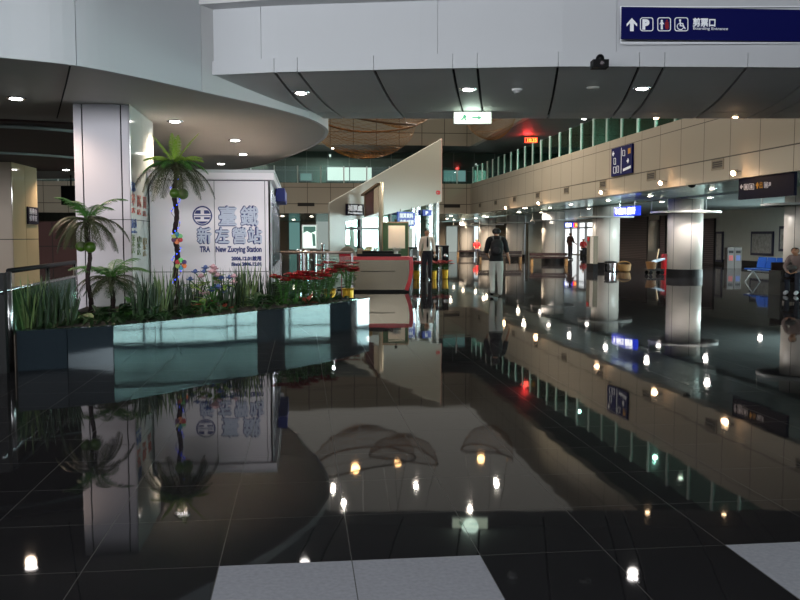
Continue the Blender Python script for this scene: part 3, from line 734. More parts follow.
# red clock on the gallery ceiling
q = aX(531.5, 140, 12.6)
lc = thing('led_clock', 'glowing red digital clock hanging from the gallery ceiling', 'digital clock', tuple(q-Z3*.16))
LP = Panel(q-RT*.4, q+RT*.4)
obj('case', LP.box(MB(), 524.3, 137, 537.8, 143.2, -.12, 0), M_black, lc)
M_led = emis('led_red', (1, .05, .02, 1), 5); M_ledy = emis('led_amber', (1, .45, .06, 1), 2.5)
LP.text('digits', '10:35', 526.6, 141.8, 3.4, lc, M_ledy, .004, fit=9.4, bold=.008)
obj('glow_strip', LP.ring(MB(), px_rrect(524.8, 137.5, 537.3, 142.7, .3), px_rrect(525.8, 138.3, 536.3, 142, .3), .002), M_led, lc)
obj('hanger', MB().tube([q+Z3*.14, Vector((q.x, q.y, 6.98))], .025, 6), M_black, lc)
ll = bpy.data.lights.new('lamp', 'POINT'); ll.energy = 90; ll.color = (1, .04, .04); ll.shadow_soft_size = .2
o = bpy.data.objects.new('lamp', ll); COL.objects.link(o); o.parent = lc; o.location = (-.35, -.45, .1)

# ================================================================== RIGHT FASCIA FITTINGS
M_grille = mat('vent_dark', S(52, 46, 42), .6, seams=[('z', .05, 0, .022)], seamcol=S(110, 100, 88))
for i in range(9):
    y = 16.62+4.14*i
    t = thing('vent_grille' if i == 0 else 'vent_grille.%03d' % i, 'dark vent grille in the beige right fascia, %s counting from the photo\'s right edge' % ORD[i], 'vent', (XF, y, 3.17), 0, 'vents along the right fascia')
    obj('louvres', MB().box((XF-.012, y-.27, 3.18), (XF+.01, y+.27, 3.36)), M_grille, t)
    obj('frame', MB().ring2d([(-.31,-.13),(.31,-.13),(.31,.13),(-.31,.13)], [(-.27,-.09),(.27,-.09),(.27,.09),(-.27,.09)], (XF, y, 3.27), -Y3, Z3, -X3, .02), mat('vent_frame', S(140, 128, 110), .5), t)
for i, (x, y) in enumerate(((306, 204.5), (452, 206))):
    p = aY(x, y, YF); t = single('vent_grille.%03d' % (9+i), MB().box((p.x-.5, YF-.02, p.z-.1), (p.x+.5, YF+.01, p.z+.1)), mat('vent_far', S(40, 36, 34), .7), ('dark vent grille in the far beige fascia above the poster light box', 'dark vent grille in the far fascia beside the sail wall')[i], 'vent', 'vents of the far fascia')
# vertical navy direction sign flush on the fascia
FS = Panel((XF-.03, 40, 0), (XF-.03, 10, 0))
ds = thing('direction_sign', 'square navy direction sign with white arrows on the right beige fascia', 'sign', tuple(FS.hit(623, 176)))
a, zt = FS.uv(612.2, 149.2); b, zt2 = FS.uv(632.8, 144); zb = FS.uv(612.2, 176.8)[1]
def fsbox(mb, x0, x1, z0, z1, t0, t1):
    a = FS.uv(x0, 160)[0]; b = FS.uv(x1, 160)[0]
    return mb.obox(FS.a+FS.u*((a+b)/2)+Z3*((z0+z1)/2)+FS.n*((t0+t1)/2), FS.u, Z3, FS.n, (b-a)/2, (z1-z0)/2, (t1-t0)/2)
ds = obj('board', fsbox(MB(), 612.2, 632.8, zb, zt, -.03, .03), M_navy, ds)
obj('divider', fsbox(MB(), 622.0, 622.4, zb+.05, zt-.05, .03, .036), M_signwhite, ds)
FS.text('left_arrow', '←', 613.2, 156, 4.5, ds, M_signwhite, .032, bold=.02); FS.text('right_arrow', '→', 627.6, 163, 4.5, ds, M_signwhite, .032, bold=.02)
for (x0, x1, y0, y1) in ((614.6, 616.8, 158, 164.6), (614.2, 617, 166.8, 173.4), (617.6, 619.8, 165.8, 172.6), (623.4, 626, 150, 156)):
    obj('icon_frame', FS.ring(MB(), px_rrect(x0, y0, x1, y1, .3), px_rrect(x0+.4, y0+.5, x1-.4, y1-.5, .2), .031), M_signwhite, ds)
obj('yellow_icon', FS.flat(MB(), [(629, 148.6), (631.6, 147.6), (631.6, 153), (629, 154)], .031), M_signyellow, ds)
obj('small_icon', FS.flat(MB(), [(624, 168.8), (631.8, 165.2), (631.8, 168), (624, 171.4)], .031), M_signwhite, ds)
# black hanging sign under the fascia
HS = Panel((XF+.1, 40, 0), (XF+.1, 10, 0))
hs = thing('hanging_sign', 'long black direction sign hanging below the right fascia with small white and yellow icons', 'sign', tuple(HS.hit(767, 195)))
def hsbox(mb, x0, x1, z0, z1, t0, t1):
    a = HS.uv(x0, 180)[0]; b = HS.uv(x1, 180)[0]
    return mb.obox(HS.a+HS.u*((a+b)/2)+Z3*((z0+z1)/2)+HS.n*((t0+t1)/2), HS.u, Z3, HS.n, (b-a)/2, (z1-z0)/2, (t1-t0)/2)
hs = obj('board', hsbox(MB(), 739.6, 795, 2.36, 2.858, -.05, .02), M_navydark, hs)
M_pale = mat('icon_pale', S(190, 186, 196), .5)
HS.text('left_arrow', '←', 741, 188.8, 4.2, hs, M_pale, .021, bold=.012); HS.text('diagonal_arrow', '↗', 769.4, 186, 4.2, hs, M_pale, .021, bold=.012)
for x0, x1, y0 in ((744.8, 749.2, 184), (749.8, 755, 183.6), (765, 769, 182)):
    obj('icon_frame', HS.ring(MB(), px_rrect(x0, y0, x1, y0+6, .6), px_rrect(x0+.5, y0+.6, x1-.5, y0+5.4, .4), .021), M_pale, hs)
    obj('icon', HS.flat(MB(), [((x0+x1)/2-.9, y0+1.2), ((x0+x1)/2+.9, y0+1.2), ((x0+x1)/2+1.1, y0+4.9), ((x0+x1)/2-1.1, y0+4.9)], .021), M_pale, hs)
HS.text('yellow_arrow', '↑', 756.6, 188.4, 5.2, hs, M_signyellow, .021, bold=.014); HS.text('yellow_character', '出', 760, 188, 5, hs, M_signyellow, .021)
# cctv below fascia
p = aX(692, 184.5, XF+.12)
cv = thing('security_camera.001', 'small dark dome camera hanging under the right beige fascia', 'security camera', tuple(p))
obj('mount', MB().tube([p+Z3*.02, Vector((p.x, p.y, HZ+.0))], .03, 8), M_black, cv); obj('dome', MB().ell(p, (.11,.11,.09)), M_black, cv, smooth=True)
for i, (x, y) in enumerate(((608, 126.5),)):
    pass
# lit blue sign hanging in the right hall
bp2 = az(626, 204, HZ-.05)
BLS = Panel(ad(614, 211, 33), ad(637, 211, 31.2))
bl_ = thing('light_box_sign', 'glowing blue light box sign with white lettering hanging in front of the wide column', 'sign', tuple(BLS.hit(625, 215.6)))
obj('box', BLS.box(MB(), 614, 207.4, 637, 215.2, -.15, 0), emis('blue_glow', S(30, 60, 235), 1.6), bl_)
M_signlit = emis('sign_lit_white', (1, 1, 1, 1), 3)
BLS.text('characters', '←出口 廁所', 615.2, 214, 4.6, bl_, M_signlit, .004, fit=20, bold=.02)
for x in (618, 633):
    a = BLS.hit(x, 207.5)-BLS.n*.07; obj('hanger', MB().tube([a, Vector((a.x, a.y, HZ-.04))], .015, 6), M_steel, bl_)
# blue / red sign above the exit
XS = Panel(aX(563.5, 224, 21.2)+Vector((0, 0, 0)), aX(563.5, 224, 21.2)+RT*3)
xs_ = thing('exit_light_box', 'blue and red illuminated sign over the bright far exit', 'sign', tuple(XS.hit(574, 228)))
obj('blue_panel', XS.box(MB(), 563.6, 222.6, 573.6, 227.2, -.1, 0), emis('blue_glow2', S(30, 70, 230), 1.5), xs_)
obj('red_panel', XS.box(MB(), 573.8, 222.6, 583.6, 227.2, -.1, 0), emis('red_glow', (1, .05, .03, 1), 2.5), xs_)
XS.text('characters', '出口', 565.4, 226.2, 2.8, xs_, M_signlit, .004, fit=6, bold=.02); XS.text('digits', '10:35', 575, 226.2, 2.6, xs_, M_ledy, .004, fit=7.4, bold=.03)
for x in (567, 580):
    a = XS.hit(x, 222.6)-XS.n*.05; obj('hanger', MB().tube([a, Vector((a.x, a.y, HZ-.04))], .02, 5), M_black, xs_)

# ================================================================== WHITE KIOSK
KX0, KX1, KY0, KY1, KH = -2.55, -.525, 15.25, 21.9, 2.62
M_k = mat('kiosk_panel', S(244, 234, 239), .45, spec=.4)
M_kjoint = mat('kiosk_joint', S(104, 92, 100), .6)
kt = thing('kiosk', 'white panelled kiosk with navy lettering and logo behind the planter', 'kiosk', ((KX0+KX1)/2, (KY0+KY1)/2, 0))
obj('body', MB().box((KX0+.02, KY0+.02, 0), (KX1-.02, KY1, KH-.16)), M_kjoint, kt)
KP = Panel((KX0, KY0, 0), (KX1, KY0, 0))
u1 = KP.uv(214.5, 220)[0]; u2 = KP.uv(265, 220)[0]; z1 = KP.uv(240, 180.5)[1]; z2 = KP.uv(240, 271.5)[1]
us = [0, u1, u2, KX1-KX0]
for j, (za, zb_) in enumerate(((0, z2-.01), (z2+.004, z1-.008), (z1+.008, KH-.165))):
    cols = [(0, u1-.006), (u1+.006, u2-.006), (u2+.006, KX1-KX0)] if j < 2 else [(0, KX1-KX0)]
    for a, b in cols: obj('front_panel', MB().box((KX0+a, KY0-.012, za), (KX0+b, KY0+.02, zb_)), M_k, kt)
obj('roof', MB().box((KX0-.02, KY0-.10, KH-.16), (KX1+.07, KY1+.05, KH)), M_k, kt)
obj('roof_edge', MB().box((KX0-.02, KY0-.11, KH-.045), (KX1+.085, KY1+.05, KH+.005)), M_white, kt)
obj('corner_post', MB().box((KX1-.03, KY0-.012, 0), (KX1, KY0+.35, KH-.17)), M_k, kt)
obj('side_panel', MB().box((KX1-.03, KY0+.36, 0), (KX1-.01, KY1, .9)).box((KX1-.03, KY0+.36, 2.15), (KX1-.01, KY1, KH-.17)), M_k, kt)
for k in range(6):
    y = KY0+.55+k*1.05
    obj('side_window', MB().box((KX1-.02, y, .92), (KX1-.012, y+.95, 2.13)), polished('kiosk_glass', S(120, 130, 130), .8, floorf=.1, speck=.05) if 'kg' not in MATS else MATS['kg'], kt)
    if 'kg' not in MATS: MATS['kg'] = bpy.data.materials['kiosk_glass']
    obj('window_post', MB().box((KX1-.02, y-.1, 0), (KX1+.02, y, 2.3)), M_chrome, kt)
M_navyt = mat('navy_letter', S(42, 48, 112), .5); M_lett = mat('pale_letter', S(196, 200, 218), .5)
def outlined(name, body, x, y, h, fit):
    KP.text(name+'_outline', body, x, y, h, kt, M_navyt, .013, fit=fit, bold=.023)
    KP.text(name, body, x, y, h, kt, M_lett, .019, fit=fit, bold=.007)
for ch, x in (('臺', 218.2), ('鐵', 240.6)): outlined('character', ch, x, 223.8, 14.6, 18)
for ch, x in (('新', 197.2), ('左', 215.4), ('營', 232.0), ('站', 247.6)): outlined('character', ch, x, 241.8, 12, 14.6)
KP.text('lettering', 'TRA', 200, 251.8, 5.6, kt, M_navyt, .013, fit=10.5, bold=.006); KP.text('lettering', 'New Zuoying Station', 215.6, 251.8, 5.6, kt, M_navyt, .013, fit=46, bold=.006)
KP.text('lettering', '2006.12.01啟用', 231.6, 260.2, 3.4, kt, M_navyt, .013, fit=30, bold=.006); KP.text('lettering', 'Since 2006.12.01', 231.6, 265.6, 3.2, kt, M_navyt, .013, fit=30, bold=.006)
em = MB(); cx_, cy_ = 202.4, 215.8
KP.ring(em, arc2d(cx_, cy_, 9.9, 0, 2*pi, 36)[:-1], arc2d(cx_, cy_, 8.5, 0, 2*pi, 36)[:-1], .013)
def cap_(sgn, r, y0): # dark lens shapes around the pale emblem
    a0 = math.asin(y0/r); pts_ = [(cx_+r*cos(a), cy_-sgn*r*sin(a)) for a in [a0+(pi-2*a0)*i/14 for i in range(15)]]
    return pts_
for sgn in (1, -1):
    P_ = cap_(sgn, 8.0, 2.0)
    left = [p for p in P_ if p[0] <= cx_-1.8]; right = [p for p in P_ if p[0] >= cx_+1.8]
    if sgn == 1:
        right = [(cx_+8.0*cos(a), cy_-8.0*sin(a)) for a in [.26+.50*i/6 for i in range(7)]]+[(cx_+1.7, cy_-5.6), (cx_+1.7, cy_-2.0)]
        left = [(2*cx_-x, y) for x, y in right][::-1]
        KP.flat(em, right, .013); KP.flat(em, left, .013)
    else:
        right = [(cx_+1.7, cy_+1.4), (cx_+7.8, cy_+1.4), (cx_+7.3, cy_+3.4), (cx_+1.7, cy_+3.4)]
        left = [(2*cx_-x, y) for x, y in right][::-1]
        KP.flat(em, right, .013); KP.flat(em, left, .013)
        KP.flat(em, [(cx_+8.0*cos(a), cy_+8.0*sin(a)) for a in [.78+(pi-1.56)*i/10 for i in range(11)]], .013)
KP.flat(em, [(cx_-8.4, cy_-.5), (cx_+8.4, cy_-.5), (cx_+8.4, cy_+.3), (cx_-8.4, cy_+.3)], .013)
obj('emblem', em, M_navyt, kt, label='navy round emblem')
lb = thing('kiosk_light_box', 'blue box sign sticking out of the kiosk side wall', 'sign', (KX1+.11, 18.4, 2.2))
obj('box', MB().box((KX1+.024, 17.9, 2.2), (KX1+.20, 20.1, 2.47)), mat('box_blue', S(30, 44, 140), .4), lb)
obj('face', MB().box((KX1+.2, 17.95, 2.22), (KX1+.212, 20.05, 2.45)), mat('box_face', S(70, 90, 190), .3), lb)
text('lettering', '台鐵', .22, (KX1+.214, 18.4, 2.25), (0,1,0), Z3, M_signwhite, lb)
bx_ = single('litter_bin', MB().lathe([(.14, 0), (.15, .02), (.16, .66), (.12, .70), (.0, .71)], (KX1+.16, 15.35, 0), 20), M_dark, 'dark bin standing at the corner of the white kiosk', 'bin', smooth=False)

# posters on the pillar's polished side
PP = Panel((-2.572, 13.78, 0), (-2.572, 15.9, 0))
def poster_set(x, ys, head, cols, glyph_rows, lbl):
    t = thing('wall_notice', lbl, 'notice', tuple(PP.hit(x+5, ys[-1])), 0)
    M_h = mat('notice_blue', S(80, 104, 160), .5)
    for k, (bdy, yy, hh, ft) in enumerate(head): PP.text('heading', bdy, x, yy, hh, t, M_h, .004, fit=ft)
    for (cx2, m, txt) in cols:
        for k, ch in enumerate(txt):
            yy, hh = glyph_rows[k]; PP.text('characters', ch, cx2, yy+(cx2-x)*.28, hh, t, m, .004, fit=3.6)
    return t
M_nred = mat('notice_red', S(196, 84, 66), .5); M_ngreen = mat('notice_green', S(92, 116, 62), .5); M_nolive = mat('notice_olive', S(140, 120, 70), .5)
poster_set(131.2, (180, 215), [('資訊', 190, 7.5, 3.6), ('Mp3', 190.5, 3.6, 4)], [(131.2, M_nred, '公平店'), (137, M_nred, '好的店'), (142.6, M_nred, '買賣店')], [(199, 5.2), (204.6, 5.2), (212.4, 4.4)], 'red lettered notice on the polished side of the white pillar')
poster_set(131.2, (217, 252), [('旅遊', 227.2, 7.5, 5.4), ('info', 233.2, 3.6, 5.4)], [(131.2, M_ngreen, '花木店'), (137, M_ngreen, '山水店'), (142.6, M_nolive, '田禾店')], [(240.4, 5.2), (246.6, 5.2), (253, 4.4)], 'green lettered notice low on the polished side of the white pillar')
# navy poster on the beige pillar + dark screen
a = az(30, 168, 3.46)
NP = Panel((Xr+.01, lp0.y, 0), (Xr+.01, lp1.y, 0))
np_ = thing('hanging_poster', 'navy framed poster with pale text on the beige pillar at far left', 'poster', tuple(NP.hit(31, 224)))
(ua, za), (ub, zb2) = NP.uv(26.6, 206.5), NP.uv(37.4, 224.5)
obj('frame', MB().obox(NP.a+NP.u*((ua+ub)/2)+Z3*((za+zb2)/2)+NP.n*.02, NP.u, Z3, NP.n, (ub-ua)/2, (za-zb2)/2, .02), M_navydark, np_)
NP.text('lettering', '服務台', 28, 213.6, 4.6, np_, M_lett, .042, fit=7.5); NP.text('lettering', '候車室', 28, 220.4, 4.6, np_, M_lett, .042, fit=7.5)
tv = aY(71.5, 205, 30.0)
st = thing('hanging_screen', 'black screen hanging in the dark hall left of the white pillar', 'screen', tuple(tv))
obj('case', MB().box((tv.x-.3, 29.9, tv.z), (tv.x+.5, 30.1, tv.z+.62)), M_black, st)
obj('mount', MB().tube([(tv.x, 30, tv.z+.62), (tv.x, 30, 9.0)], .03, 6), M_black, st)
struct('wall_shop', MB().box((-26, 44, 0), (-8.2, 44.3, 2.2)), mat('shop_brown', S(62, 34, 34), .6, seams=[('x', 1.2, 0, .05), ('z', None, 1.0, .05)], seamcol=S(28, 18, 18)))

# ================================================================== PLANTER
fx_ = ((16, 331), (67, 328.7), (113, 326), (155, 322), (193, 318), (227, 314.5), (257, 311), (330, 303.7), (351, 300.8), (369, 298))
PFR = [az(x, y, .45) for x, y in fx_]
M_gran = polished('planter_granite', S(30, 37, 43), 1.0, ior=1.55, rough=.03, speck=.25, sscale=70, floorf=.05, gcol=(.86, .96, 1, 1))
pt = thing('planter', 'long curved planter of polished blue grey granite in front of the kiosk', 'planter', tuple(Vector((PFR[4].x, PFR[4].y+.5, 0))))
fine = catmull([Vector((p.x, p.y, 0)) for p in PFR], 4)
back = [Vector((-.62, 15.12, 0)), Vector((-2.58, 15.12, 0)), Vector((-2.55, 13.70, 0)), Vector((-3.26, 13.70, 0))]
inner = [p+Vector((-.03, .05, 0)) for p in fine]
obj('soil_bed', MB().prism([tuple(p) for p in inner]+[tuple(p) for p in back], 0, .425), M_soil, pt)
for i in range(9):
    a, b = PFR[i].copy(), PFR[i+1].copy(); a.z = b.z = 0; u_ = (b-a).normalized(); nn = Vector((-u_.y, u_.x, 0)); a += u_*.004; b -= u_*.004
    obj('granite_slab', MB().prism([a, b, b+nn*.03, a+nn*.03], 0.0, .43), M_gran, pt)
    obj('coping', MB().prism([a-nn*.012, b-nn*.012, b+nn*.09, a+nn*.09], .43, .452), M_gran, pt)
e = PFR[-1].copy(); e.z = 0
obj('granite_slab', MB().prism([e, Vector((-.62, 15.12, 0)), Vector((-.66, 15.14, 0)), e+Vector((-.04, .02, 0))], 0, .45), M_gran, pt)

# ---- plants
def leaf(mb, base, d, length, width, droop=.3, seg=4, twist=0., shape='blade'):
    d = Vector(d).normalized(); side = d.cross(Z3)
    side = side.normalized() if side.length > .05 else Vector((cos(twist), sin(twist), 0))
    if twist: side = Matrix.Rotation(twist, 3, d) @ side
    Lp, Rp, Mp = [], [], []; p = Vector(base)
    for i in range(seg+1):
        t = i/seg
        w_ = width*(1-t**2.2)*(.7+.3*t) if shape == 'blade' else width*sin(pi*min(1, .08+t*.92))**.75
        if i == seg: w_ = width*.02
        up_ = side.cross(d).normalized()
        Lp.append(p-side*w_/2); Rp.append(p+side*w_/2); Mp.append(p-up_*w_*.18)
        d = (d-Z3*droop/seg).normalized(); p = p+d*length/seg
    mb.strip(Lp, Mp); mb.strip(Mp, Rp)
def snake(base, h, nb, spread, m, rng):
    mb = MB()
    for k in range(nb):
        a = rng.uniform(0, 2*pi); r = rng.uniform(0, .10); tl = rng.uniform(.02, spread)
        leaf(mb, base+Vector((cos(a)*r, sin(a)*r, -.01)), Vector((cos(a)*tl, sin(a)*tl, 1)), h*rng.uniform(.6, 1.08), rng.uniform(.026, .046), rng.uniform(0, .25), 5, rng.uniform(0, 6))
    return mb
rng = random.Random(3)
g = 'snake plant clumps in the planter'
sp = [(27,328,.62),(40,327.5,.6),(53,326.5,.62),(67,325,.58),(34,321,.6),(60,319,.55),
      (139,318,.46),(150,317,.5),(161,315.5,.52),(173,314,.5),(186,313,.44),(146,312,.5),(166,310.5,.52),(196,309.5,.42),
      (226,309,.5),(237,307.5,.56),(248,306,.58),(259,304.5,.52),(269,303,.5),(243,302.5,.55)]
for i, (x, y, h) in enumerate(sp):
    b = az(x, y, .425)
    grp = ('beside the steel handrail', 'in front of the pillar and tall palm', 'below the navy date lettering')[0 if i < 6 else 1 if i < 14 else 2]
    k = i if i < 6 else i-6 if i < 14 else i-14
    single('snake_plant' if i == 0 else 'snake_plant.%03d' % i, snake(b, h*(1 if i < 6 else 1.25), 22, .42 if i < 6 else .28, M_snake, rng), M_snake if i % 4 else mat('snake_leaf_pale', S(104, 122, 74), .45, mott=.6, mscale=14), 'upright snake plant clump %s, %s of its patch' % (grp, ORD[k]), 'plant', g)
g = 'broad leafed plants along the planter edge'
bp3 = [(78,322,.30),(97,320,.26),(118,318,.36),(130,316,.34),(153,319,.24),(184,314.5,.26),(206,312.5,.28),(217,310,.24),(256,307,.28),(278,304,.24),(298,303,.2),(318,302,.18)]
for i, (x, y, h) in enumerate(bp3):
    b = az(x, y, .425); mb = MB()
    for k in range(15):
        a = rng.uniform(0, 2*pi); el = rng.uniform(.25, 1.3)
        d = Vector((cos(a)*cos(el), sin(a)*cos(el), sin(el))); st_ = b+d*h*rng.uniform(.2, .55)
        mb.tube([b+Z3*-.005, b+(st_-b)*.5+Z3*.02, st_], .006, 4, cap=False)
        leaf(mb, st_, Vector((d.x, d.y, d.z*.4)), h*rng.uniform(.55, .9), h*rng.uniform(.25, .4), .9, 4, rng.uniform(-.4, .4), 'broad')
    single('broadleaf_plant' if i == 0 else 'broadleaf_plant.%03d' % i, mb, M_leaf if i % 3 else M_leaf_b, 'low broad leafed green plant at the planter edge, %s counting from the steel handrail' % ORD[i], 'plant', g)
# low ground cover nobody could count
mb = MB()
for k in range(620):
    t = rng.random(); f_ = fine[min(int(t*(len(fine)-1)), len(fine)-1)]; q = f_+Vector((-.08-rng.uniform(0, .5), .1+rng.uniform(0, 1.0), 0))
    if q.y > 13.65 and q.x < -2.5: continue
    if q.y > 15.05 or q.x < -3.05: continue
    a = rng.uniform(0, 2*pi); el = rng.uniform(.1, 1.1)
    leaf(mb, Vector((q.x, q.y, .425)), (cos(a)*cos(el), sin(a)*cos(el), sin(el)), rng.uniform(.08, .17), rng.uniform(.03, .06), .5, 3, 0, 'broad')
o = obj('foliage', mb, mat('ground_cover', S(34, 56, 28), .5, mott=.4)); o['kind'] = 'stuff'; o['label'] = 'low dark green ground cover filling the planter bed'; o['category'] = 'foliage'
# red leafed plants and the flower bouquet
for i, (x, y) in enumerate(((197, 312), (222, 309.5), (306, 303))):
    b = az(x, y, .425); mb = MB()
    for k in range(9):
        a = k*.7+.3; el = rng.uniform(.3, 1.0); leaf(mb, b, (cos(a)*cos(el), sin(a)*cos(el), sin(el)), rng.uniform(.14, .26), .09, .6, 4, 0, 'broad')
    single('red_leaf_plant' if i == 0 else 'red_leaf_plant.%03d' % i, mb, mat('red_leaf', S(150, 62, 50), .5, mott=.4), ('low red leafed plant under the flower bouquet', 'red leafed plant right of the flower bouquet by the planter edge', 'red leafed plant among the poinsettia stems')[i], 'plant')
b = az(213, 309, .425)
fl = thing('flower_bouquet', 'bouquet of pink and blue artificial flowers in the planter before the kiosk', 'flowers', tuple(b))
mb = MB()
cen = []
for k in range(42):
    a = rng.uniform(0, 2*pi); r = rng.uniform(0, .36); p = b+Vector((cos(a)*r*1.15, sin(a)*r*.6, rng.uniform(.26, .66)-r*.3)); cen.append(p)
    mb.tube([b, b.lerp(p, .5)+Z3*.06, p], .005, 4, cap=False)
obj('stem', mb, M_leaf_b, fl)
for nm, colr, idx in (('pink_petal', S(206, 164, 172), range(0, 42, 3)), ('blue_petal', S(70, 92, 150), range(1, 42, 3))):
    for k in idx:
        mb = MB().ell(cen[k], (.022,.022,.022), 8, 6)
        for j in range(8):
            a = j*2*pi/8; leaf(mb, cen[k], (cos(a), sin(a)*.8-.5, .5), .07, .065, .5, 3, 0, 'broad')
        obj(nm.replace('petal', 'bloom'), mb, mat(nm, colr, .6, mott=.15), fl)
mb = MB()
for k in range(2, 42, 3):
    for j in range(3):
        a = rng.uniform(0, 2*pi); leaf(mb, cen[k]-Z3*.05, (cos(a), sin(a), rng.uniform(-.2, .8)), .17, .07, .6, 4, 0, 'broad')
obj('foliage', mb, M_leaf_v, fl)
# poinsettias
def poinsettia(name, base, h, potted, label, group, n=16, spread=.22, seed=1):
    r_ = random.Random(seed); t = thing(name, label, 'potted plant' if potted else 'plant', tuple(base), 0, group)
    z0 = 0.
    if potted:
        obj('pot', MB().lathe([(.085, 0), (.10, .02), (.115, h*.42), (.13, h*.46), (.10, h*.46), (.09, h*.42)], (0,0,0), 16), M_gold, t, world=False)
        z0 = h*.42
    st_, lv, pe = MB(), MB(), MB()
    for k in range(n):
        a = r_.uniform(0, 2*pi); r = spread*sqrt(r_.random()); top = Vector((cos(a)*r, sin(a)*r, h*r_.uniform(.82, 1.0)-r*.3))
        st_.tube([(cos(a)*.03, sin(a)*.03, z0), top.lerp(Vector((0,0,z0)), .45)+Z3*.03, top], .006, 4, cap=False)
        for j in range(5):
            b_ = top.lerp(Vector((0,0,z0)), r_.uniform(.1, .75)); q = r_.uniform(0, 2*pi); leaf(lv, b_, (cos(q), sin(q), .3), .12, .055, .5, 3, 0, 'broad')
        if k % (1 if potted else 2) == 0:
            for j in range(7):
                q = j*.9+r_.random(); leaf(pe, top, (cos(q), sin(q)-.3, .55), r_.uniform(.10, .15), .09, .6, 3, 0, 'broad')
    obj('stem', st_, M_leaf_b, t, world=False); obj('foliage', lv, M_leaf_b, t, world=False); obj('red_bract', pe, M_petalred, t, world=False)
    return t
g = 'red poinsettias planted in the bed'
for i, (x, y) in enumerate(((284, 304), (295, 303.5), (306, 302), (317, 301), (327, 300))):
    poinsettia('poinsettia' if i == 0 else 'poinsettia.%03d' % i, az(x, y, .425), .52, False, 'leggy red poinsettia in the planter bed, %s from the kiosk corner bin' % ORD[i], g, 14, .2, i)
g = 'red poinsettias in gold pots'
for i, (x, y, d, h, lb) in enumerate(((330, 300, 17.2, 1.0, 'red poinsettia in gold pot behind the planter, left of its pair'), (348, 300, 17.2, 1.02, 'red poinsettia in gold pot by the glass railing post behind the planter'), (416.5, 279.5, 0, .68, 'gold potted poinsettia on the floor left of the man in white shirt'), (433.5, 279.5, 0, .68, 'gold potted poinsettia right beside the man in white shirt'), (445, 279, 0, .72, 'gold potted poinsettia below the black ticket gate'))):
    b = az(x, y, 0) if d == 0 else ad(x, y, d); b.z = 0
    poinsettia('potted_poinsettia' if i == 0 else 'potted_poinsettia.%03d' % i, b, h, True, lb, g, 15, .27, 20+i)
# palms
def frond(mb, o, az_, el, length, droop, nl, lw, ll_, m=None):
    d = Vector((cos(az_)*cos(el), sin(az_)*cos(el), sin(el))); p = Vector(o); seg = 14; P_ = [p.copy()]; D_ = [d.copy()]
    for i in range(seg):
        d = (d-Z3*droop/seg*(1+.6*i/seg)).normalized(); p = p+d*length/seg; P_.append(p.copy()); D_.append(d.copy())
    mb.tube(P_, [.014*(1-.8*i/seg) for i in range(seg+1)], 5)
    for k in range(nl):
        t = .16+.84*k/nl; f = t*seg; i = min(int(f), seg-1); q = P_[i].lerp(P_[i+1], f-i); d = D_[i]
        side = d.cross(Z3); side = side.normalized() if side.length > .05 else Vector((1,0,0))
        l = ll_*(sin(pi*min(1, .12+t*.86))**.7)*random.uniform(.85, 1.1)
        for s_ in (-1, 1):
            dd = (side*s_*.85+d*.65-Z3*.25+Vector((0,0,random.uniform(-.1, .1)))).normalized()
            a = q; tip = q+dd*l-Z3*l*.22; mid = q+dd*l*.5; nn = d*lw
            mb.add([a-nn*.5, a+nn*.5, mid+nn*.6, tip, mid-nn*.6], [(0,1,2,4), (4,2,3)])
def palm(name, base, crown_z, label, specs, trunk_r, cocos, group=None):
    t = thing(name, label, 'palm', tuple(base)); h = crown_z-base.z
    tr = MB(); tp = []; rr = []
    nseg = max(8, int(h/.05))
    for i in range(nseg+1):
        tp.append((.02*sin(i*.5), 0, h*i/nseg)); rr.append(trunk_r*(1.12 if i % 2 else .92)*(1.25-.35*i/nseg))
    tr.tube(tp, rr, 10); tr.ell((0,0,h), (trunk_r*1.7, trunk_r*1.7, trunk_r*2.2))
    obj('trunk', tr, M_bark, t, world=False, smooth=True)
    for (n, el, ln, dr, m, ph, nl, ll_) in specs:
        for k in range(n):
            mb = MB(); frond(mb, (0,0,h+.03), ph+2*pi*k/n+random.uniform(-.15,.15), el+random.uniform(-.12,.12), ln*random.uniform(.88, 1.12), dr, nl, .012 if m is M_frond_lit else .011, ll_)
            obj('frond', mb, m, t, world=False)
    for (x, y, z, r) in cocos:
        mb = MB().ell((x, y, z), (r, r, r*.95)); obj('coconut', mb, M_coconut, t, world=False, smooth=True)
        obj('coconut_stalk', MB().tube([(0, -.02, h), (x*.9, y*.9, h-.06), (x, y, z+r*.9)], .008, 5), M_bark, t, world=False)
    return t
pb = ad(177, 290, 13.75); pb.z = .425
pt1 = palm('coconut_palm', pb, 2.58, 'tall artificial coconut palm with fairy lights on its trunk beside the kiosk lettering',
     [(4, 1.15, .62, .4, M_frond_lit, .3, 24, .10), (7, .72, .5, .9, M_frond_lit, .7, 24, .13), (6, .5, .56, 1.3, M_frond_mid, .2, 26, .16), (9, .28, .80, 1.7, M_frond_dark, .2, 28, .20), (7, -.05, .74, 1.8, M_frond_dark, .5, 26, .19)], .036,
     [(.02, -.2, -.42+2.155, .08), (.14, -.18, -.43+2.155, .09)])
pb2 = az(90, 314.5, .425)
palm('coconut_palm.001', pb2, 1.66, 'shorter coconut palm with green coconuts in front of the white pillar', [(6, 1.1, .62, 1.3, M_frond_mid, .1, 26, .15), (8, .65, .66, 1.8, M_frond_dark, .4, 26, .17), (8, .2, .6, 2.0, M_frond_dark, .7, 26, .17)], .027,
     [(-.06, -.14, 1.235-.30, .075), (.06, -.15, 1.235-.31, .08)])
pb3 = az(112, 312, .425)
palm('areca_palm', pb3, .86, 'low bushy palm below the coconuts in front of the pillar', [(10, .9, .60, 1.1, M_frond_mid, .3, 22, .15), (9, .45, .58, 1.4, M_frond_dark, .1, 22, .15), (8, .1, .5, 1.2, M_leaf, .2, 20, .14)], .03, [])
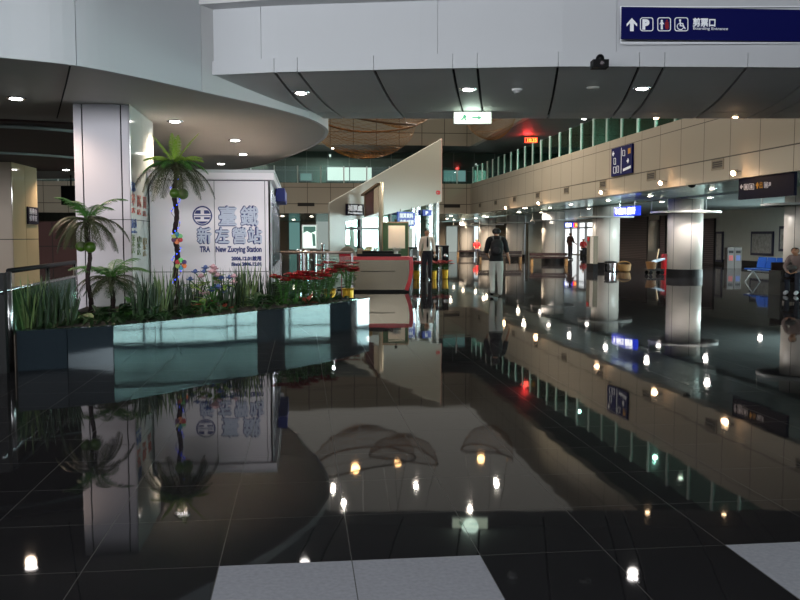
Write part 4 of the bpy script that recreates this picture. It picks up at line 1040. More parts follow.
# fairy lights + pinwheels
mb = MB(); M_fairy = emis('fairy_blue', (.03, .07, 1, 1), 5)
ft = thing('fairy_lights', 'string of tiny blue fairy lights wound around the tall palm trunk', 'string lights', tuple(pb+Vector((0,-.06,.05))))
cord = [pb+Vector((.062*cos(a*.75), .062*sin(a*.75), .12+a*.045)) for a in range(44)]
obj('cord', MB().tube(cord, .004, 4), M_black, ft)
for k in range(2, 43, 1):
    if random.random() < .75: mb.ell(cord[k]+(cord[k]-pb).normalized()*0+Vector((cos(k*.75)*.006, sin(k*.75)*.006, 0)), (.008,.008,.011), 6, 4)
obj('bulb', mb, M_fairy, ft)
def pinwheel(name, c, cols, label):
    t = thing(name, label, 'pinwheel', tuple(c), 0)
    for k, cl in enumerate(cols):
        a = pi/2+2*pi*k/len(cols); d = Vector((cos(a), 0, sin(a)))
        mb = MB(); pts_ = [(0, -.012)]+[(.02+.075*(.5-.5*cos(pi*i/8)), -.034*sin(pi*i/8)-.004) for i in range(9)]+[(.02+.075*(.5-.5*cos(pi*i/8)), .034*sin(pi*i/8)+.004) for i in range(8, -1, -1)]+[(0, .012)]
        mb.flat(pts_, c, d, Vector((-d.z, 0, d.x)), Vector((0,-1,0)), .006)
        obj('petal', mb, mat('petal_%d' % (abs(hash(cl)) % 99991), S(*cl), .5), t)
    obj('hub', MB().ell(c+Vector((0,-.012,0)), (.014,.012,.014), 8, 6), M_black, t)
    obj('stick', MB().tube([c, c+Vector((0, .06, 0))], .006, 5), M_black, t)
pc = ad(177, 238, 13.65); pinwheel('pinwheel', pc, [(40, 130, 160), (190, 200, 110), (100, 50, 90), (236, 130, 80), (190, 30, 40), (120, 200, 130)], 'upper pinwheel of coloured petals on the palm trunk')
pc = ad(181, 264, 13.6); pinwheel('pinwheel.001', pc, [(110, 220, 110), (180, 30, 40), (160, 180, 90), (60, 150, 180), (235, 120, 50), (80, 50, 110)], 'lower pinwheel of coloured petals just above the plants')
# ---- handrail at the left
h0 = az(8.5, 271, 1.11); h1 = az(74.5, 262.3, 1.11); f0 = Vector((h0.x, h0.y, 0)); f1 = Vector((h1.x, h1.y, 0))
hr = thing('handrail', 'steel and glass handrail behind the left end of the planter', 'handrail', tuple(f0))
obj('top_rail', MB().tube([f0+Z3*1.11, f1+Z3*1.11], .03, 10), M_black, hr, smooth=True)
obj('mid_rail', MB().tube([f0+Z3*.90-(f1-f0)*.12, f1+Z3*.90], .022, 10), M_steel, hr, smooth=True)
for t in (0, .52, 1):
    p = f0.lerp(f1, t); obj('post', MB().tube([p, p+Z3*1.10], .034 if t == 0 else .026, 12), M_steel, hr, smooth=True)
u_ = (f1-f0).normalized(); nn = u_.cross(Z3)
obj('glass_pane', MB().obox(f0.lerp(f1, .5)+Z3*.63, u_, Z3, nn, (f1-f0).length/2-.04, .25, .006), M_greenglass, hr)
bpst = az(3, 373, 0)
single('black_post', MB().box(bpst+Vector((-.06,-.05,0)), bpst+Vector((.055,.05,1.10))), M_black, 'square black post at the left edge beside the steel rail post', 'post')
# ================================================================== MIDDLE: DESK, SAIL WALL, RAILING
dk = ad(382, 292, 23.3); dk.z = 0
t = thing('information_desk', 'stainless steel information desk with red trim and black top', 'desk', tuple(dk))
DP = Panel(ad(345, 270, 23.3), ad(420, 270, 23.3))
def dpt(x, off, z): q = DP.hit(x, 270); q.z = 0; return q-DP.n*off+Z3*z
Lx = [345, 360, 380, 398, 405, 409]; fr = [dpt(x, 0, 0) for x in Lx]; bk = [dpt(x, .75, 0) for x in (409, 345)]
M_desk = mat('desk_steel', S(96, 89, 77), .22, metal=.9)
obj('body', MB().prism(fr+bk, .06, .86), M_desk, t)
obj('toe_kick', MB().prism([p-DP.n*.05 for p in fr]+bk, 0, .06), M_black, t)
fr2 = [p+DP.n*.02 for p in fr]
obj('red_band', MB().prism([p for p in fr2]+[dpt(410.5, .75, 0), dpt(344.5, .75, 0)], .86, .95), M_red, t)
rp = catmull([dpt(410.4, -.03, .93), dpt(411.3, -.04, .8), dpt(411.2, -.04, .55), dpt(409.6, -.03, .3), dpt(406.5, -.02, .06)], 5)
rb = MB()
for i in range(len(rp)-1): rb.obox((rp[i]+rp[i+1])/2, (rp[i+1]-rp[i]).normalized(), DP.n, (rp[i+1]-rp[i]).normalized().cross(DP.n), (rp[i+1]-rp[i]).length/2+.005, .04, .05)
obj('red_side_trim', rb, M_red, t)
obj('black_top', MB().prism([dpt(357, .05, 0), dpt(401, .05, 0), dpt(401, .7, 0), dpt(357, .7, 0)], .95, 1.02).box(dpt(362, .2, 1.02), dpt(392, .6, 1.10)), M_black, t)
obj('joint', MB().box(dpt(361, -.004, .55), dpt(398, .01, .565)), M_dark, t)
for i, (x, z0, w_, h_, m, nm, lb) in enumerate(((360, 1.02, .16, .14, mat('paper_stack', S(150, 140, 120), .7), 'brochure_stack', 'stack of brochures at the left of the desk top'), (368, 1.10, .2, .13, mat('tan_box', S(170, 130, 60), .6), 'leaflet_box', 'small tan leaflet box on the black desk top'), (375, 1.10, .14, .1, mat('paper_stack', S(150, 140, 120), .7), 'brochure_stack.001', 'small brochure pile in the middle of the desk top'), (396, 1.02, .2, .16, mat('flower_white', S(190, 190, 184), .7), 'flower_arrangement', 'small pale flower arrangement on the right end of the desk'))):
    p = dpt(x, .35, z0); mb = MB()
    if i == 3:
        mb.lathe([(.05, 0), (.06, .08), (.05, .08)], p, 12)
        for k in range(30):
            a = rng.uniform(0, 6.28); leaf(mb, p+Z3*.07, (cos(a), sin(a), rng.uniform(.2, 1.5)), .16, .05, .4, 3, 0, 'broad')
    else:
        for k in range(4): mb.obox(p+Z3*(h_*(k+.5)/4)+RT*.01*((k*37) % 3-1), RT, Z3, Vector((RT.y, -RT.x, 0)), w_/2, h_/8-.002, .09)
    single(nm, mb, m, lb, ('papers', 'box', 'papers', 'flowers')[i])
ch = ad(347.5, 262, 24.6); ch.z = 0
oc = thing('office_chair', 'grey rounded office chair back behind the left end of the desk', 'chair', tuple(ch))
obj('backrest', MB().ell((0,0,.95), (.25,.06,.26)), mat('chair_grey', S(110, 106, 98), .7), oc, world=False, smooth=True)
obj('seat', MB().ell((0,.2,.48), (.25,.25,.06)), mat('chair_grey', S(110, 106, 98), .7), oc, world=False, smooth=True)
obj('stem', MB().tube([(0,.2,.05), (0,.2,.45)], .03, 8).tube([(0,.02,.75), (0,.1,.46)], .02, 6), M_black, oc, world=False)
obj('base', MB().tube([(-.28,.2,.04), (.28,.2,.04)], .025, 8).tube([(0,-.08,.04), (0,.48,.04)], .025, 8), M_black, oc, world=False)
# steel railing in front
g0 = ad(280.5, 252, 23.6); g1 = ad(352, 253, 23.0); g0.z = g1.z = 0
gr = thing('glass_barrier', 'steel framed glass barrier between the kiosk and the information desk', 'barrier', tuple(g0))
obj('top_rail', MB().tube([g0+Z3*1.06, g1+Z3*1.06], .035, 10), mat('rail_pink_steel', S(196, 176, 170), .3, metal=.8), gr, smooth=True)
for k in range(4):
    p = g0.lerp(g1, k/3); obj('post', MB().box(p+Vector((-.03,-.03,0)), p+Vector((.03,.03,1.05))), M_steel, gr)
u_ = (g1-g0).normalized(); nn = u_.cross(Z3)
for k in range(3): obj('glass_pane', MB().obox(g0.lerp(g1, (k+.5)/3)+Z3*.53, u_, Z3, nn, (g1-g0).length/6-.05, .45, .006), M_glass, gr)
RPn = Panel(ad(330, 262, 23.9), ad(352, 262, 23.9))
rp_ = RPn.hit(345, 290)
single('red_notice_board', RPn.box(RPn.box(RPn.box(MB(), 339.4, 253.5, 350.2, 273, -.03, 0), 341, 273, 342, 290.5, -.02, -.01), 348, 273, 349, 290.5, -.02, -.01), mat('red_poster', S(170, 20, 50), .5, mott=.3, mscale=8), 'red notice board standing behind the glass barrier', 'notice board')
g = 'chrome turnstile posts behind the barrier'
for i, (x, yt, d) in enumerate(((299.5, 250, 26.5), (307, 251, 27.5), (315, 252, 26.5), (323, 244, 28.5))):
    p = ad(x, 280, d); p.z = 0; tz = ad(x, yt, d).z
    q = thing('turnstile_post' if i == 0 else 'turnstile_post.%03d' % i, 'chrome turnstile post behind the glass barrier, %s from the kiosk' % ORD[i], 'turnstile', tuple(p), 0, g)
    obj('post', MB().lathe([(.13, 0), (.13, .02), (.075, .03), (.075, tz), (.05, tz+.03), (0, tz+.035)], p, 16), M_chrome, q, smooth=False)
    obj('arm', MB().tube([p+Z3*.75, p+Z3*.75+Vector((.45, 0, 0))], .02, 8), M_chrome, q, smooth=True)
# standing advert light box
AB = Panel(ad(303, 240, 29.5), ad(317, 240, 29.5))
ab = thing('advert_light_box', 'glowing white advert light box on a slim stand behind the barrier', 'light box', tuple(AB.hit(309.4, 281)))
obj('frame', AB.box(MB(), 301.6, 224.4, 317.4, 249, -.08, 0), M_white, ab)
obj('poster', AB.box(MB(), 302.6, 225.6, 316.4, 248, 0, .006), emis('advert_glow', S(214, 235, 225), 1.5), ab)
a1 = MB(); AB.flat(a1, [(303.4, 226.4), (315.6, 226.4), (315.6, 231), (311, 233), (307, 231), (303.4, 233)], .007); AB.flat(a1, [(312, 233), (315, 234.5), (315.6, 246), (313, 246)], .007)
obj('print', a1, emis('advert_print', S(90, 140, 126), .6), ab)
obj('stand', MB().tube([AB.hit(309.4, 249)-AB.n*.04, AB.hit(309.4, 281)-AB.n*.04], .03, 8), M_steel, ab)
bb = AB.hit(309.4, 281)-AB.n*.04; bb.z = 0
obj('foot', MB().lathe([(.22, 0), (.22, .02), (.05, .05)], bb, 20), M_steel, ab)
# sail wall and ticket booth
SL = Panel((2.92, 32.28, 0), (5.59, 34.9, 0))
M_sail = mat('sail_white', S(152, 150, 140), .3, spec=.6)
sb = thing('ticket_booth', 'glazed ticket booth under a tall slanted pale sail wall', 'ticket booth', tuple(SL.hit(385, 268)*1))
sb.location.z = 0
s1 = MB()
ub = lambda x, y: SL.uv(x, y)
left = [ub(329.5, 203), ub(441.3, 139), ub(441.3, 201.5), ub(383, 215.5), ub(345.2, 221.5), (ub(345.2, 221.5)[0], 0), (ub(329.5, 203)[0], 0)]
s1.flat(left, SL.a-SL.n*.06, SL.u, Z3, SL.n, .06)
obj('sail_wall', s1, M_sail, sb)
obj('end_strip', MB().flat([ub(441.3, 138.8), ub(442, 138.6), ub(442, 201.5), ub(441.3, 201.5)], SL.a-SL.n*.06, SL.u, Z3, SL.n, .064), mat('sail_end', S(190, 150, 140), .4), sb)  # pinkish tone: red light on this edge put into the colour
SL.text('red_mark', 'CD', 436.2, 194, 3.2, sb, M_red, .004, bold=.02)
for x, w_ in ((346.5, .07), (363, .07), (393, .05), (415.5, .07), (420.4, .12), (432.6, .13), (439.5, .09)):
    u0 = SL.uv(x, 230)[0]; top = interp(x, [(345, 221.5), (383, 215.5), (441.3, 201.5)]); zt = SL.uv(x, top)[1]
    obj('post', MB().obox(SL.a+SL.u*u0+Z3*zt/2-SL.n*.15, SL.u, Z3, SL.n, w_, zt/2-.002, .06), M_steel if x > 400 else mat('dark_frame', S(46, 44, 44), .4), sb)
for a, b in ((347, 362.5), (363.5, 381), (382, 415), (421.5, 431.5), (433.6, 439)):
    ua, ubx = SL.uv(a, 230)[0], SL.uv(b, 230)[0]; za = SL.uv(a, interp(a, [(345, 221.5), (383, 215.5), (441.3, 201.5)]))[1]; zb3 = SL.uv(b, interp(b, [(345, 221.5), (383, 215.5), (441.3, 201.5)]))[1]
    obj('glass_pane', MB().flat([(ua, .95), (ubx, .95), (ubx, zb3-.005), (ua, za-.005)], SL.a-SL.n*.16, SL.u, Z3, SL.n, .01), M_boothglass, sb)
for a, b, y in ((345.5, 381, 228.5),):
    ua, ubx = SL.uv(a, y)[0], SL.uv(b, y)[0]; z = SL.uv(360, y)[1]
    obj('transom', MB().obox(SL.a+SL.u*(ua+ubx)/2+Z3*z-SL.n*.15, SL.u, Z3, SL.n, (ubx-ua)/2, .05, .07), mat('dark_frame', S(46, 44, 44), .4), sb)
ua, ubx = SL.uv(345.3, 250)[0], SL.uv(420, 250)[0]
obj('counter_base', MB().obox(SL.a+SL.u*(ua+ubx)/2+Z3*.47-SL.n*.15, SL.u, Z3, SL.n, (ubx-ua)/2, .47, .12), mat('booth_base', S(44, 40, 40), .4), sb)
obj('interior_wall', MB().obox(SL.a+SL.u*(ua+ubx)/2+Z3*1.2-SL.n*2.6+SL.u*2.3, SL.u, Z3, SL.n, (ubx-ua)/2+.2, 1.2, .05), mat('booth_inside', S(150, 176, 164), .7), sb)
obj('interior_cabinet', MB().obox(SL.a+SL.u*(ua+3.1)+Z3*.9-SL.n*2.2, SL.u, Z3, SL.n, .35, .9, .2), M_white, sb)
lbz = bpy.data.lights.new('lamp', 'POINT'); lbz.energy = 90; lbz.color = (.85, 1, .95); lbz.shadow_soft_size = .3
o = bpy.data.objects.new('lamp', lbz); COL.objects.link(o); o.parent = sb; o.location = SL.a+SL.u*(ua+ubx)/2+Z3*2.0-SL.n*1.4-sb.location
pole = ad(381.2, 200, 31.6)
single('steel_pole', MB().tube([Vector((pole.x, pole.y, 0)), Vector((pole.x, pole.y, ad(381.2, 182, 31.6)[2]))], .09, 14), mat('pole_steel', S(190, 180, 160), .35, metal=.7), 'tall round steel pole rising in front of the sail wall', 'pole', smooth=True)
fb2 = Panel(ad(366, 200, 31.2), ad(379.6, 200, 29.4))
ft2 = thing('framed_board', 'dark red framed board mounted beside the tall steel pole', 'notice board', tuple(fb2.hit(372, 216)))
obj('panel', fb2.flat(MB(), [(366.4, 195), (374.6, 189.6), (374.6, 214), (366.4, 216.5)], 0, .05), mat('board_red', S(70, 34, 30), .5, mott=.4, mscale=6), ft2)
obj('frame', fb2.flat(fb2.flat(MB(), [(364, 194.2), (380, 183), (380, 185.2), (364, 196.2)], -.01, .12), [(366, 195), (367, 194.4), (367, 216.4), (366, 216.8)], -.01, .08), mat('board_frame', S(104, 82, 60), .5), ft2)
obj('side_panel', fb2.flat(MB(), [(375.2, 189), (379.4, 186.4), (379.4, 212.4), (375.2, 213.8)], 0, .05), mat('board_beige', S(186, 170, 146), .5), ft2)
def wall_sign(name, x0, y0, x1, y1, m, lines, label, off=.02):
    t = thing(name, label, 'sign', tuple(SL.hit((x0+x1)/2, y1)))
    bd = obj('board', SL.box(MB(), x0, y0, x1, y1, .002, off+.03), m, t)
    for (b, x, y, h, f) in lines: SL.text('lettering', b, x, y, h, bd, M_signwhite, off+.031, fit=f, bold=.008)
    return t
wall_sign('fare_sign', 345.4, 203.6, 363, 215.6, M_navydark, [('補票處', 347, 210.2, 4.6, 14.4), ('Fare Adjustment', 347, 213.6, 1.9, 14.4)], 'navy fare adjustment sign on the pale sail wall above the booth window')
w2 = wall_sign('ticket_window_sign', 396.8, 211.6, 414, 226, mat('bright_blue_sign', S(30, 60, 170), .4), [('精算資料', 398.6, 217.4, 3.6, 13.6), ('自動補票', 398.6, 224, 3.6, 13.6)], 'bright blue sign with two white rows hanging under the sail wall')
obj('hanger', MB().tube([SL.hit(400, 211.6)+SL.n*.025, SL.hit(400, 209)+SL.n*.025], .015, 5).tube([SL.hit(411, 211.6)+SL.n*.025, SL.hit(411, 207)+SL.n*.025], .015, 5), M_steel, w2)
w3 = wall_sign('door_sign', 422, 209.8, 430.4, 215.8, mat('bright_blue_sign', S(30, 60, 170), .4), [('P', 424.4, 214.6, 3.4, 2.6)], 'small blue sign with a white letter high on the booth door glass')
w4 = SL.box(MB(), 407, 228.4, 413.6, 247.5, -.1, -.07); single('paper_notice', w4, mat('paper_grey', S(190, 188, 180), .7), 'grey paper notice inside the booth glass left of the man', 'notice')
# green framed lit poster board
GP = Panel(ad(383, 240, 27.5), ad(408, 240, 27.5))
gp = thing('poster_board', 'green framed board with a warmly lit white poster behind the desk', 'poster board', tuple(Vector((*GP.hit(396, 260).to_2d(), 0))))
obj('board', GP.box(MB(), 382.8, 223, 408, 262, -.06, 0), mat('board_green', S(62, 92, 62), .6), gp)
obj('frame', GP.ring(MB(), px_rrect(382.2, 221.8, 408.6, 262.4, .4), px_rrect(383.6, 223.6, 407.2, 261.6, .3), -.03), mat('board_pink', S(196, 150, 120), .5), gp)
obj('poster', GP.box(MB(), 388.2, 225.6, 405, 248.4, 0, .01), mat('poster_white', S(236, 226, 212), .6), gp)
obj('leg', MB().tube([GP.hit(386, 262)-GP.n*.03, Vector((*GP.hit(386, 262).to_2d(), 0))-GP.n*.03], .03, 8), M_black, gp); obj('leg', MB().tube([GP.hit(405, 262)-GP.n*.03, Vector((*GP.hit(405, 262).to_2d(), 0))-GP.n*.03], .03, 8), M_black, gp)
obj('lamp_arm', MB().tube([GP.hit(396, 222.4), GP.hit(396, 220.6)+GP.n*.3], .012, 6).ell(GP.hit(396, 220.6)+GP.n*.32, (.05,.05,.05), 8, 6), M_black, gp)
gl_ = lamp_light('lamp', gp, GP.hit(396, 221.2)+GP.n*.36-gp.location, 26, (1, .72, .45), 2.0, .9, .04, rot=None)
gl_.rotation_euler = Vector((-GP.n.x, -GP.n.y, -1.1)).to_track_quat('-Z', 'Y').to_euler()
# ticket gates beside the man
g = 'ticket gate consoles under the sail wall'
for i, (x0, x1, yt, d, lb, m) in enumerate(((405.5, 417.5, 248.5, 31.2, 'grey ticket gate console left of the man', mat('gate_grey', S(96, 104, 104), .35)), (432, 449, 246.8, 31.0, 'black ticket gate console right of the man', M_black))):
    G = Panel(ad(x0, 260, d), ad(x1, 260, d)); t = thing('ticket_gate' if i == 0 else 'ticket_gate.001', lb, 'ticket gate', tuple(Vector((*G.hit((x0+x1)/2, 270).to_2d(), 0))))
    zt = G.uv(x0, yt)[1]; a = G.uv(x0, 260)[0]; b = G.uv(x1, 260)[0]
    for k in (0, 1):
        c0 = a+(b-a)*(.02 if k == 0 else .62); c1 = a+(b-a)*(.38 if k == 0 else .98)
        cs = obj('console', MB().obox(G.a+G.u*(c0+c1)/2+Z3*zt/2-G.n*.5, G.u, Z3, G.n, (c1-c0)/2, zt/2, .5), m, t)
        obj('reader', MB().ell(G.a+G.u*(c0+c1)/2+Z3*(zt-.32)+G.n*.0, (.09,.04,.09), 10, 7), M_steel, cs, smooth=True)
    obj('top_bar', MB().obox(G.a+G.u*(a+b)/2+Z3*(zt+.02)-G.n*.5, G.u, Z3, G.n, (b-a)/2, .022, .46), M_black, t)
# ================================================================== RIGHT HALL FURNITURE
# dark benches
def bench(name, x0, x1, yt, yb, d, label, group):
    a = ad(x0, yb, d); b = ad(x1, yb, d); a.z = b.z = 0; zt = ad(x0, yt, d).z; u = (b-a).normalized(); n = u.cross(Z3); L_ = (b-a).length
    t = thing(name, label, 'bench', tuple((a+b)/2), 0, group); c = (a+b)/2
    obj('seat', MB().obox(c+Z3*.42, u, Z3, n, L_/2, .04, .24), M_wood, t)
    obj('backrest', MB().obox(c-n*.24+Z3*(.5+zt)/2, u, Z3, n, L_/2, (zt-.5)/2, .03), M_wood, t)
    k = max(2, round(L_/1.6)+1)
    for i in range(k):
        p = a.lerp(b, .04+.92*i/(k-1)); obj('leg', MB().obox(p+Z3*.19, u, Z3, n, .06, .19, .2), mat('bench_leg', S(110, 84, 50), .4), t)
    return t
g = 'long dark wooden benches in the far hall'
bench('bench', 478.5, 522, 251, 262.5, 47.5, 'long dark wooden bench behind the walking person', g)
bench('bench.001', 530, 567.5, 253, 265, 44, 'long dark wooden bench in front of a far column, left of the bright exit', g)
bench('bench.002', 457, 479, 250.2, 257, 62, 'farthest dark bench at the far columns, left of the walking person', g)
# blue seats
s0 = Vector((14.75, 27.3, 0)); u = Vector((0, -1, 0)); n = u.cross(Z3)
bs2 = thing('seat_row', 'row of joined blue plastic seats on grey legs by the dark wall', 'bench seat', tuple(s0))
for k in range(4):
    c = s0+u*(.33+.56*k)
    obj('seat', MB().obox(c+Z3*.43+n*.02, u, Z3, n, .25, .02, .22), M_blue_seat, bs2)
    bm_ = MB()
    for j in range(6):
        f0_, f1_ = j/6, (j+1)/6
        bm_.obox(c-n*(.2+.06*(f0_+f1_)/2)+Z3*(.47+.34*(f0_+f1_)/2), u, Z3, n, .25-.03*max(0, f1_-.8)*2, .031, .014)
    obj('backrest', bm_, M_blue_seat, bs2)
obj('beam_rail', MB().obox(s0+u*1.15+Z3*.38, u, Z3, n, 1.25, .03, .03), M_grey_leg, bs2)
for q in (.2, 2.1):
    c = s0+u*q
    for s_ in (-1, 1): obj('leg', MB().tube([c+Z3*.36, c+n*.26*s_+Z3*.0], .022, 8), M_grey_leg, bs2)
# recycling cabinet, framed notices, shutters on the side wall
SW = Panel((21.96, 80, 0), (21.96, 10, 0))
rc = ad(734.5, 272, 40.5); RC = Panel(ad(727.4, 260, 40.5), ad(742, 260, 40.5))
rt_ = thing('recycling_cabinet', 'grey recycling cabinet with small red and blue labels by the dark wall', 'recycling bin', tuple(Vector((*RC.hit(734.5, 270).to_2d(), 0))))
zt = RC.uv(730, 247.6)[1]; a = RC.uv(727.4, 260)[0]; b = RC.uv(742, 260)[0]
for k in range(2):
    c0 = a+(b-a)*k/2; c1 = a+(b-a)*(k+1)/2-.02
    obj('bin_body', MB().obox(RC.a+RC.u*(c0+c1)/2+Z3*zt/2-RC.n*.2, RC.u, Z3, RC.n, (c1-c0)/2, zt/2, .2), mat('bin_grey', S(70, 66, 64), .5), rt_)
    obj('slot', MB().obox(RC.a+RC.u*(c0+c1)/2+Z3*(zt-.2), RC.u, Z3, RC.n, .11, .06, .008), M_black, rt_)
    obj('sticker', MB().obox(RC.a+RC.u*(c0+c1)/2+Z3*(zt-.48), RC.u, Z3, RC.n, .09, .12, .008), (mat('lbl_red', S(150, 50, 50), .5), mat('lbl_blue', S(60, 80, 140), .5))[k], rt_)
def framed(name, x0, x1, yt0, yb0, label):
    t = thing(name, label, 'notice board', tuple(SW.hit((x0+x1)/2, yb0)))
    ua, ubb = SW.uv(x0, yb0)[0], SW.uv(x1, yb0)[0]; xm = (x0+x1)/2; z1 = SW.uv(xm, yt0)[1]; z0 = SW.uv(xm, yb0)[1]
    c = SW.a+SW.u*(ua+ubb)/2+Z3*(z0+z1)/2
    fo = obj('frame', MB().obox(c+SW.n*.03, SW.u, Z3, SW.n, (ubb-ua)/2, (z1-z0)/2, .03), mat('frame_navy', S(34, 36, 62), .4), t)
    obj('sheet', MB().obox(c+SW.n*.062, SW.u, Z3, SW.n, (ubb-ua)/2-.12, (z1-z0)/2-.12, .004), mat('sheet_grey', S(150, 150, 146), .6, mott=.7, mscale=7), fo)
    return t
framed('notice_board', 751.4, 773.6, 231.4, 255.6, 'navy framed notice board on the dark wall above the blue seats')
framed('notice_board.001', 779.6, 797.5, 226, 251.6, 'navy framed notice board on the dark wall behind the seated person')
framed('notice_board.002', 716, 723, 231.5, 262, 'narrow navy framed notice beside the rolled shutter')
M_shut = mat('shutter_slats', S(84, 72, 74), .55, seams=[('z', .11, 0, .04)], seamcol=S(34, 28, 30))
for i, (x0, x1, zt, lb) in enumerate(((704.5, 714.5, 2.45, 'closed roller shutter right of the white column'), (619, 647.5, 2.75, 'wide closed roller shutter between the two white columns'), (660.5, 665.6, 2.75, 'narrow roller shutter strip left of the white column'))):
    ua, ubb = SW.uv(x0, 250)[0], SW.uv(x1, 250)[0]
    t = thing('roller_shutter' if i == 0 else 'roller_shutter.%03d' % i, lb, 'roller shutter', tuple(SW.a+SW.u*(ua+ubb)/2), 0)
    obj('curtain', MB().obox(SW.a+SW.u*(ua+ubb)/2+Z3*zt/2+SW.n*.03, SW.u, Z3, SW.n, (ubb-ua)/2, zt/2-.005, .02), M_shut, t)
    obj('guide_rail', MB().obox(SW.a+SW.u*(ua-.05)+Z3*zt/2+SW.n*.04, SW.u, Z3, SW.n, .05, zt/2-.005, .03).obox(SW.a+SW.u*(ubb+.05)+Z3*zt/2+SW.n*.04, SW.u, Z3, SW.n, .05, zt/2-.005, .03), M_joint, t)
ua, ubb = SW.uv(650, 250)[0], SW.uv(659.6, 250)[0]
t = thing('display_case', 'tall dim glass display case beside the narrow shutter', 'display case', tuple(SW.a+SW.u*(ua+ubb)/2))
obj('case', MB().obox(SW.a+SW.u*(ua+ubb)/2+Z3*1.25+SW.n*.08, SW.u, Z3, SW.n, (ubb-ua)/2, 1.25, .08), mat('case_grey', S(92, 90, 86), .4), t)
obj('glass', MB().obox(SW.a+SW.u*(ua+ubb)/2+Z3*1.45+SW.n*.17, SW.u, Z3, SW.n, (ubb-ua)/2-.15, .95, .006), polished('case_glass', S(120, 126, 122), .6, floorf=.06, speck=.2, sscale=4), t)
# hose cabinet beside the second column, bins, trolley
hc = ad(591.5, 263, 36.5); HCp = Panel(ad(586.8, 250, 36.8), ad(595, 250, 36.0)); zb_ = HCp.uv(591, 262.6)[1]; zt = HCp.uv(591, 236)[1]
t = thing('hose_cabinet', 'tall narrow pale cabinet with a red corner in front of the wide column', 'cabinet', tuple(Vector((*HCp.hit(591, 262).to_2d(), 0))))
a = HCp.uv(586.8, 250)[0]; b = HCp.uv(593.4, 250)[0]
obj('body', MB().obox(HCp.a+HCp.u*(a+b)/2+Z3*(zt+.34)/2-HCp.n*.1, HCp.u, Z3, HCp.n, (b-a)/2, (zt-.34)/2, .1), mat('cab_beige', S(100, 94, 80), .4), t)
obj('door', MB().obox(HCp.a+HCp.u*(a+(b-a)*.76)+Z3*(zt+.34)/2, HCp.u, Z3, HCp.n, (b-a)*.22, (zt-.34)/2-.02, .01), M_col, t)
obj('red_lamp', MB().obox(HCp.a+HCp.u*(a+(b-a)*.25)+Z3*(zt-.13), HCp.u, Z3, HCp.n, .09, .08, .02), M_red, t)
obj('base', MB().obox(HCp.a+HCp.u*(a+b)/2+Z3*.17-HCp.n*.1, HCp.u, Z3, HCp.n, (b-a)/2+.01, .17, .1), M_black, t)
p = az(610.5, 272, 0)
t = thing('chrome_bin', 'shiny chrome bin at the foot of the wide column', 'bin', tuple(p))
obj('body', MB().lathe([(.2, 0), (.24, .03), (.26, .36), (.24, .40)], p, 24), M_chrome, t, smooth=False)
obj('lid', MB().lathe([(.27, .40), (.27, .43), (.12, .46), (.1, .44)], p, 24), M_dark, t)
p = az(624, 271.5, 0)
t = thing('wicker_basket', 'yellow brown basket on the floor between the two white columns', 'basket', tuple(p))
wb = MB().lathe([(.20, 0), (.26, .04), (.30, .30), (.27, .30), (.23, .06), (0, .05)], p, 20)
obj('body', wb, mat('wicker', S(112, 80, 36), .6, mott=.4, mscale=20, bump=.5), t)
obj('handle', MB().tube([p+Vector((-.285*cos(a_), 0, .28+.14*sin(a_))) for a_ in [pi*i/12 for i in range(13)]], .025, 6), mat('wicker', (0,0,0,1)), t)
tp_ = az(657, 274.5, 0)
t = thing('cleaning_trolley', 'low cleaning trolley with yellow bin and mop at the foot of the bright column', 'trolley', tuple(tp_))
obj('tray', MB().box(tp_+Vector((-.45,-.25,.16)), tp_+Vector((.2,.25,.22))), M_dark, t)
for sx_ in (-.35, .12):
    for sy_ in (-.2, .2): obj('wheel', MB().tube([tp_+Vector((sx_, sy_-.03, .08)), tp_+Vector((sx_, sy_+.03, .08))], .08, 14), M_black, t)
obj('bucket', MB().lathe([(.16, .22), (.22, .5), (.2, .5), (.15, .25)], tp_+Vector((-.25, 0, 0)), 16), mat('bucket_tan', S(110, 76, 40), .5), t)
obj('handle', MB().tube([tp_+Vector((.0, .2, .2)), tp_+Vector((.16, .25, 1.0))], .02, 6), mat('mop_tan', S(190, 160, 120), .5), t)
obj('cloth', MB().obox(tp_+Vector((0, -.1, .56)), Vector((1,0,.3)).normalized(), Vector((0,1,0)), Vector((-.3,0,1)).normalized(), .2, .2, .03), mat('cloth_blue', S(180, 205, 225), .7), t)
rp2 = az(667, 274.5, 0)
t = thing('red_bag', 'bright red upright bag leaning beside the bright white column', 'bag', tuple(rp2))
obj('body', MB().prism([(rp2.x+x, rp2.y+y) for x, y in rrect(-.22, -.14, .22, .14, .08)], .0, .78), M_red, t)
obj('flap', MB().prism([(rp2.x+x, rp2.y+y) for x, y in rrect(-.225, -.145, .225, .145, .08)], .6, .8), mat('bag_dark', S(120, 10, 20), .5), t)
obj('strap', MB().tube([rp2+Vector((-.12, -.05, .8)), rp2+Vector((0, -.05, .95)), rp2+Vector((.12, -.05, .8))], .015, 6), M_black, t)
# bench of the seated person
bq = az(790, 295, 0)
t = thing('wooden_bench', 'dark wooden bench at the right edge under the seated person', 'bench', tuple(bq))
obj('seat', MB().box(bq+Vector((-.30, -.1, .40)), bq+Vector((1.6, .42, .46))), M_wood, t)
obj('end_panel', MB().box(bq+Vector((-.34, -.12, 0)), bq+Vector((-.28, .44, .62))), M_wood, t)
obj('backrest', MB().box(bq+Vector((-.28, .42, .30)), bq+Vector((1.6, .47, .82))), M_wood, t)
obj('leg', MB().box(bq+Vector((.6, -.05, 0)), bq+Vector((.68, .4, .40))), mat('bench_leg', (0,0,0,1)), t)

